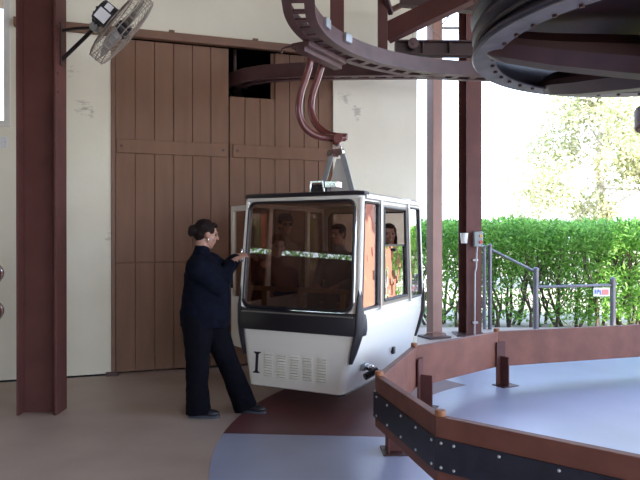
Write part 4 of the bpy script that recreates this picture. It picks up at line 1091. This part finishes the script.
def hs_():
    while True:
        x = rg.uniform(HX0, HX1) if rg.random() < .35 else rg.uniform(HX0, 7.0); y = rg.uniform(HY0, HY1); z = rg.uniform(-.1, HT + .08)
        top = HT + .10 * noise.noise(V((x * 1.6, y * 1.6, 0))) + .05 * noise.noise(V((x * 5, y * 5, 3)))
        if z > top: continue
        dens = .22 + .78 * max(0, min(1, (z - .6) / .6))
        cl = noise.noise(V((x * 1.5, y * 1.5, z * 1.7 + 5)))
        if z < 1.25: dens *= max(0.12, .6 + 1.4 * cl)
        if x > 4.35 and x < 6 and z < .95 and y < 11.7: dens = max(dens, .7 * (z > .0))
        if rg.random() > dens: continue
        return V((x, y, z)), V((0, -.25, .35 if z > top - .25 else .0))
b = MB(); leaf_cloud(b, 36000, hs_, .125, .019, .35, rg)
obj('foliage', b, M_['hedge'], hedge, world=True, smooth=0, fixn=False)
for i in range(54):
    x = HX0 + .1 + (6.6 - HX0) * i / 54 + rg.uniform(-.08, .08); y = rg.uniform(11.4, 12.5)
    pts = [V((x, y, -.22))]
    for k in range(4): pts.append(pts[-1] + V((rg.gauss(0, .10), rg.gauss(0, .07), .38)))
    b = MB(); b.tube(pts, [.032, .028, .022, .016, .008], 6)
    for k in (1, 2, 2, 3):
        q = pts[k]; e = q + V((rg.gauss(0, .2), rg.gauss(0, .15), rg.uniform(.3, .5))); b.tube([q, (q + e) / 2 + V((rg.gauss(0, .03), 0, 0)), e], [.014, .011, .005], 5)
    obj('stem', b, M_['stem'], hedge, world=True)

M_['overexposed_bark'] = mat('overexposed_bark', (.45, .40, .33), .8, var=.2)  # bark lightened to look overexposed like the leaves
def tree(label, cx, cy, h, rad, nleaf, seed, cz=None):
    rt = random.Random(seed)
    t = thing('tree', label, 'tree', (cx, cy, -.2))
    b = MB(); tr = [V((cx, cy, -.2)), V((cx + .1, cy, h * .3)), V((cx - .05, cy + .1, h * .55)), V((cx, cy, h * .85))]
    b.tube(tr, [.16, .13, .09, .04], 10); obj('trunk', b, M_['overexposed_bark'], t, world=True)
    blobs = []
    for i in range(26):
        a = rt.uniform(0, 6.28); q = rt.random() ** .5; z = rt.uniform(.15, 1.0)
        rr_ = rad * q * math.sin(math.pi * min(.95, .25 + .7 * z)) 
        c = V((cx + rr_ * math.cos(a), cy + rr_ * math.sin(a), h * z)); blobs.append((c, rt.uniform(.35, .7)))
        if i < 14:
            k = MB(); s_ = tr[2].lerp(tr[3], rt.random()) if z > .5 else tr[1].lerp(tr[2], rt.random()); k.tube([s_, (s_ + c) / 2 + V((0, 0, .1)), c], [.04, .03, .012], 6); obj('branch', k, M_['overexposed_bark'], t, world=True)
    def smp():
        c, rr_ = rt.choice(blobs); d = V((rt.gauss(0, 1), rt.gauss(0, 1), rt.gauss(0, .8))).normalized()
        return c + d * rr_ * rt.uniform(.5, 1.0) * (rad / 2.2), d * .4
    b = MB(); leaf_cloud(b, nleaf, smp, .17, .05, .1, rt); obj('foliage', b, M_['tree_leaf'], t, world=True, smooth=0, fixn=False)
    return t
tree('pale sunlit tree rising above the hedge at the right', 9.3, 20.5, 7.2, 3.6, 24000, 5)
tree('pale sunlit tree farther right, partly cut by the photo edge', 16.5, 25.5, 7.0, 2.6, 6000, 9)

rs = random.Random(11)
sh = thing('shrub_row', 'tall green shrubs outside the left wall opening, mirrored in the cabin front glass', 'shrubs', (-9.8, -1, -.2))
b = MB()
def smp2():
    y = rs.uniform(-4.5, 3.2); z = rs.uniform(1.5, 3.1 - .105 * (y - 1.2)) 
    return V((rs.uniform(-10.6, -9.4), y, z)), V((0, 0, .2))
leaf_cloud(b, 5200, smp2, .16, .03, .2, rs); obj('foliage', b, M_['hedge'], sh, world=True, smooth=0, fixn=False)
for i in range(9):
    y = -4.3 + i * .9; b = MB(); b.tube([V((-10, y, -.22)), V((-10, y + .1, 1.2)), V((-9.9, y - .05, 2.6))], [.05, .04, .015], 7); obj('stem', b, M_['stem'], sh, world=True)
# ================================================================ LIGHT
sun = bpy.data.lights.new('sun', 'SUN'); sun.energy = 12.0; sun.angle = R(0.6); sun.color = (1, .95, .86)
so = bpy.data.objects.new('sun', sun); COL.objects.link(so)
sd_ = V((.36, -.72, .90)).normalized()       # direction towards the sun
so.rotation_euler = sd_.to_track_quat('Z', 'Y').to_euler()
w = bpy.data.worlds.new('sky'); SC.world = w; w.use_nodes = True
nt = w.node_tree; N = nt.nodes; L = nt.links
bg = N['Background']; bg.inputs['Strength'].default_value = 3.9
tc = N.new('ShaderNodeTexCoord'); sx = N.new('ShaderNodeSeparateXYZ'); L.new(tc.outputs['Generated'], sx.inputs[0])
cr = N.new('ShaderNodeValToRGB'); cr.color_ramp.elements[0].position = 0.0; cr.color_ramp.elements[0].color = (.80, .89, 1, 1)
cr.color_ramp.elements[1].position = 0.6; cr.color_ramp.elements[1].color = (.42, .60, 1, 1)
L.new(sx.outputs['Z'], cr.inputs['Fac']); L.new(cr.outputs['Color'], bg.inputs['Color'])
SC.view_settings.view_transform = 'Standard'; SC.view_settings.look = 'None'; SC.view_settings.gamma = 1; SC.view_settings.use_curve_mapping = False
SC.view_settings.exposure = 0.65
SC.cycles.max_bounces = 10; SC.cycles.diffuse_bounces = 5; SC.cycles.transparent_max_bounces = 24; SC.cycles.glossy_bounces = 4
SC.cycles.use_denoising = True
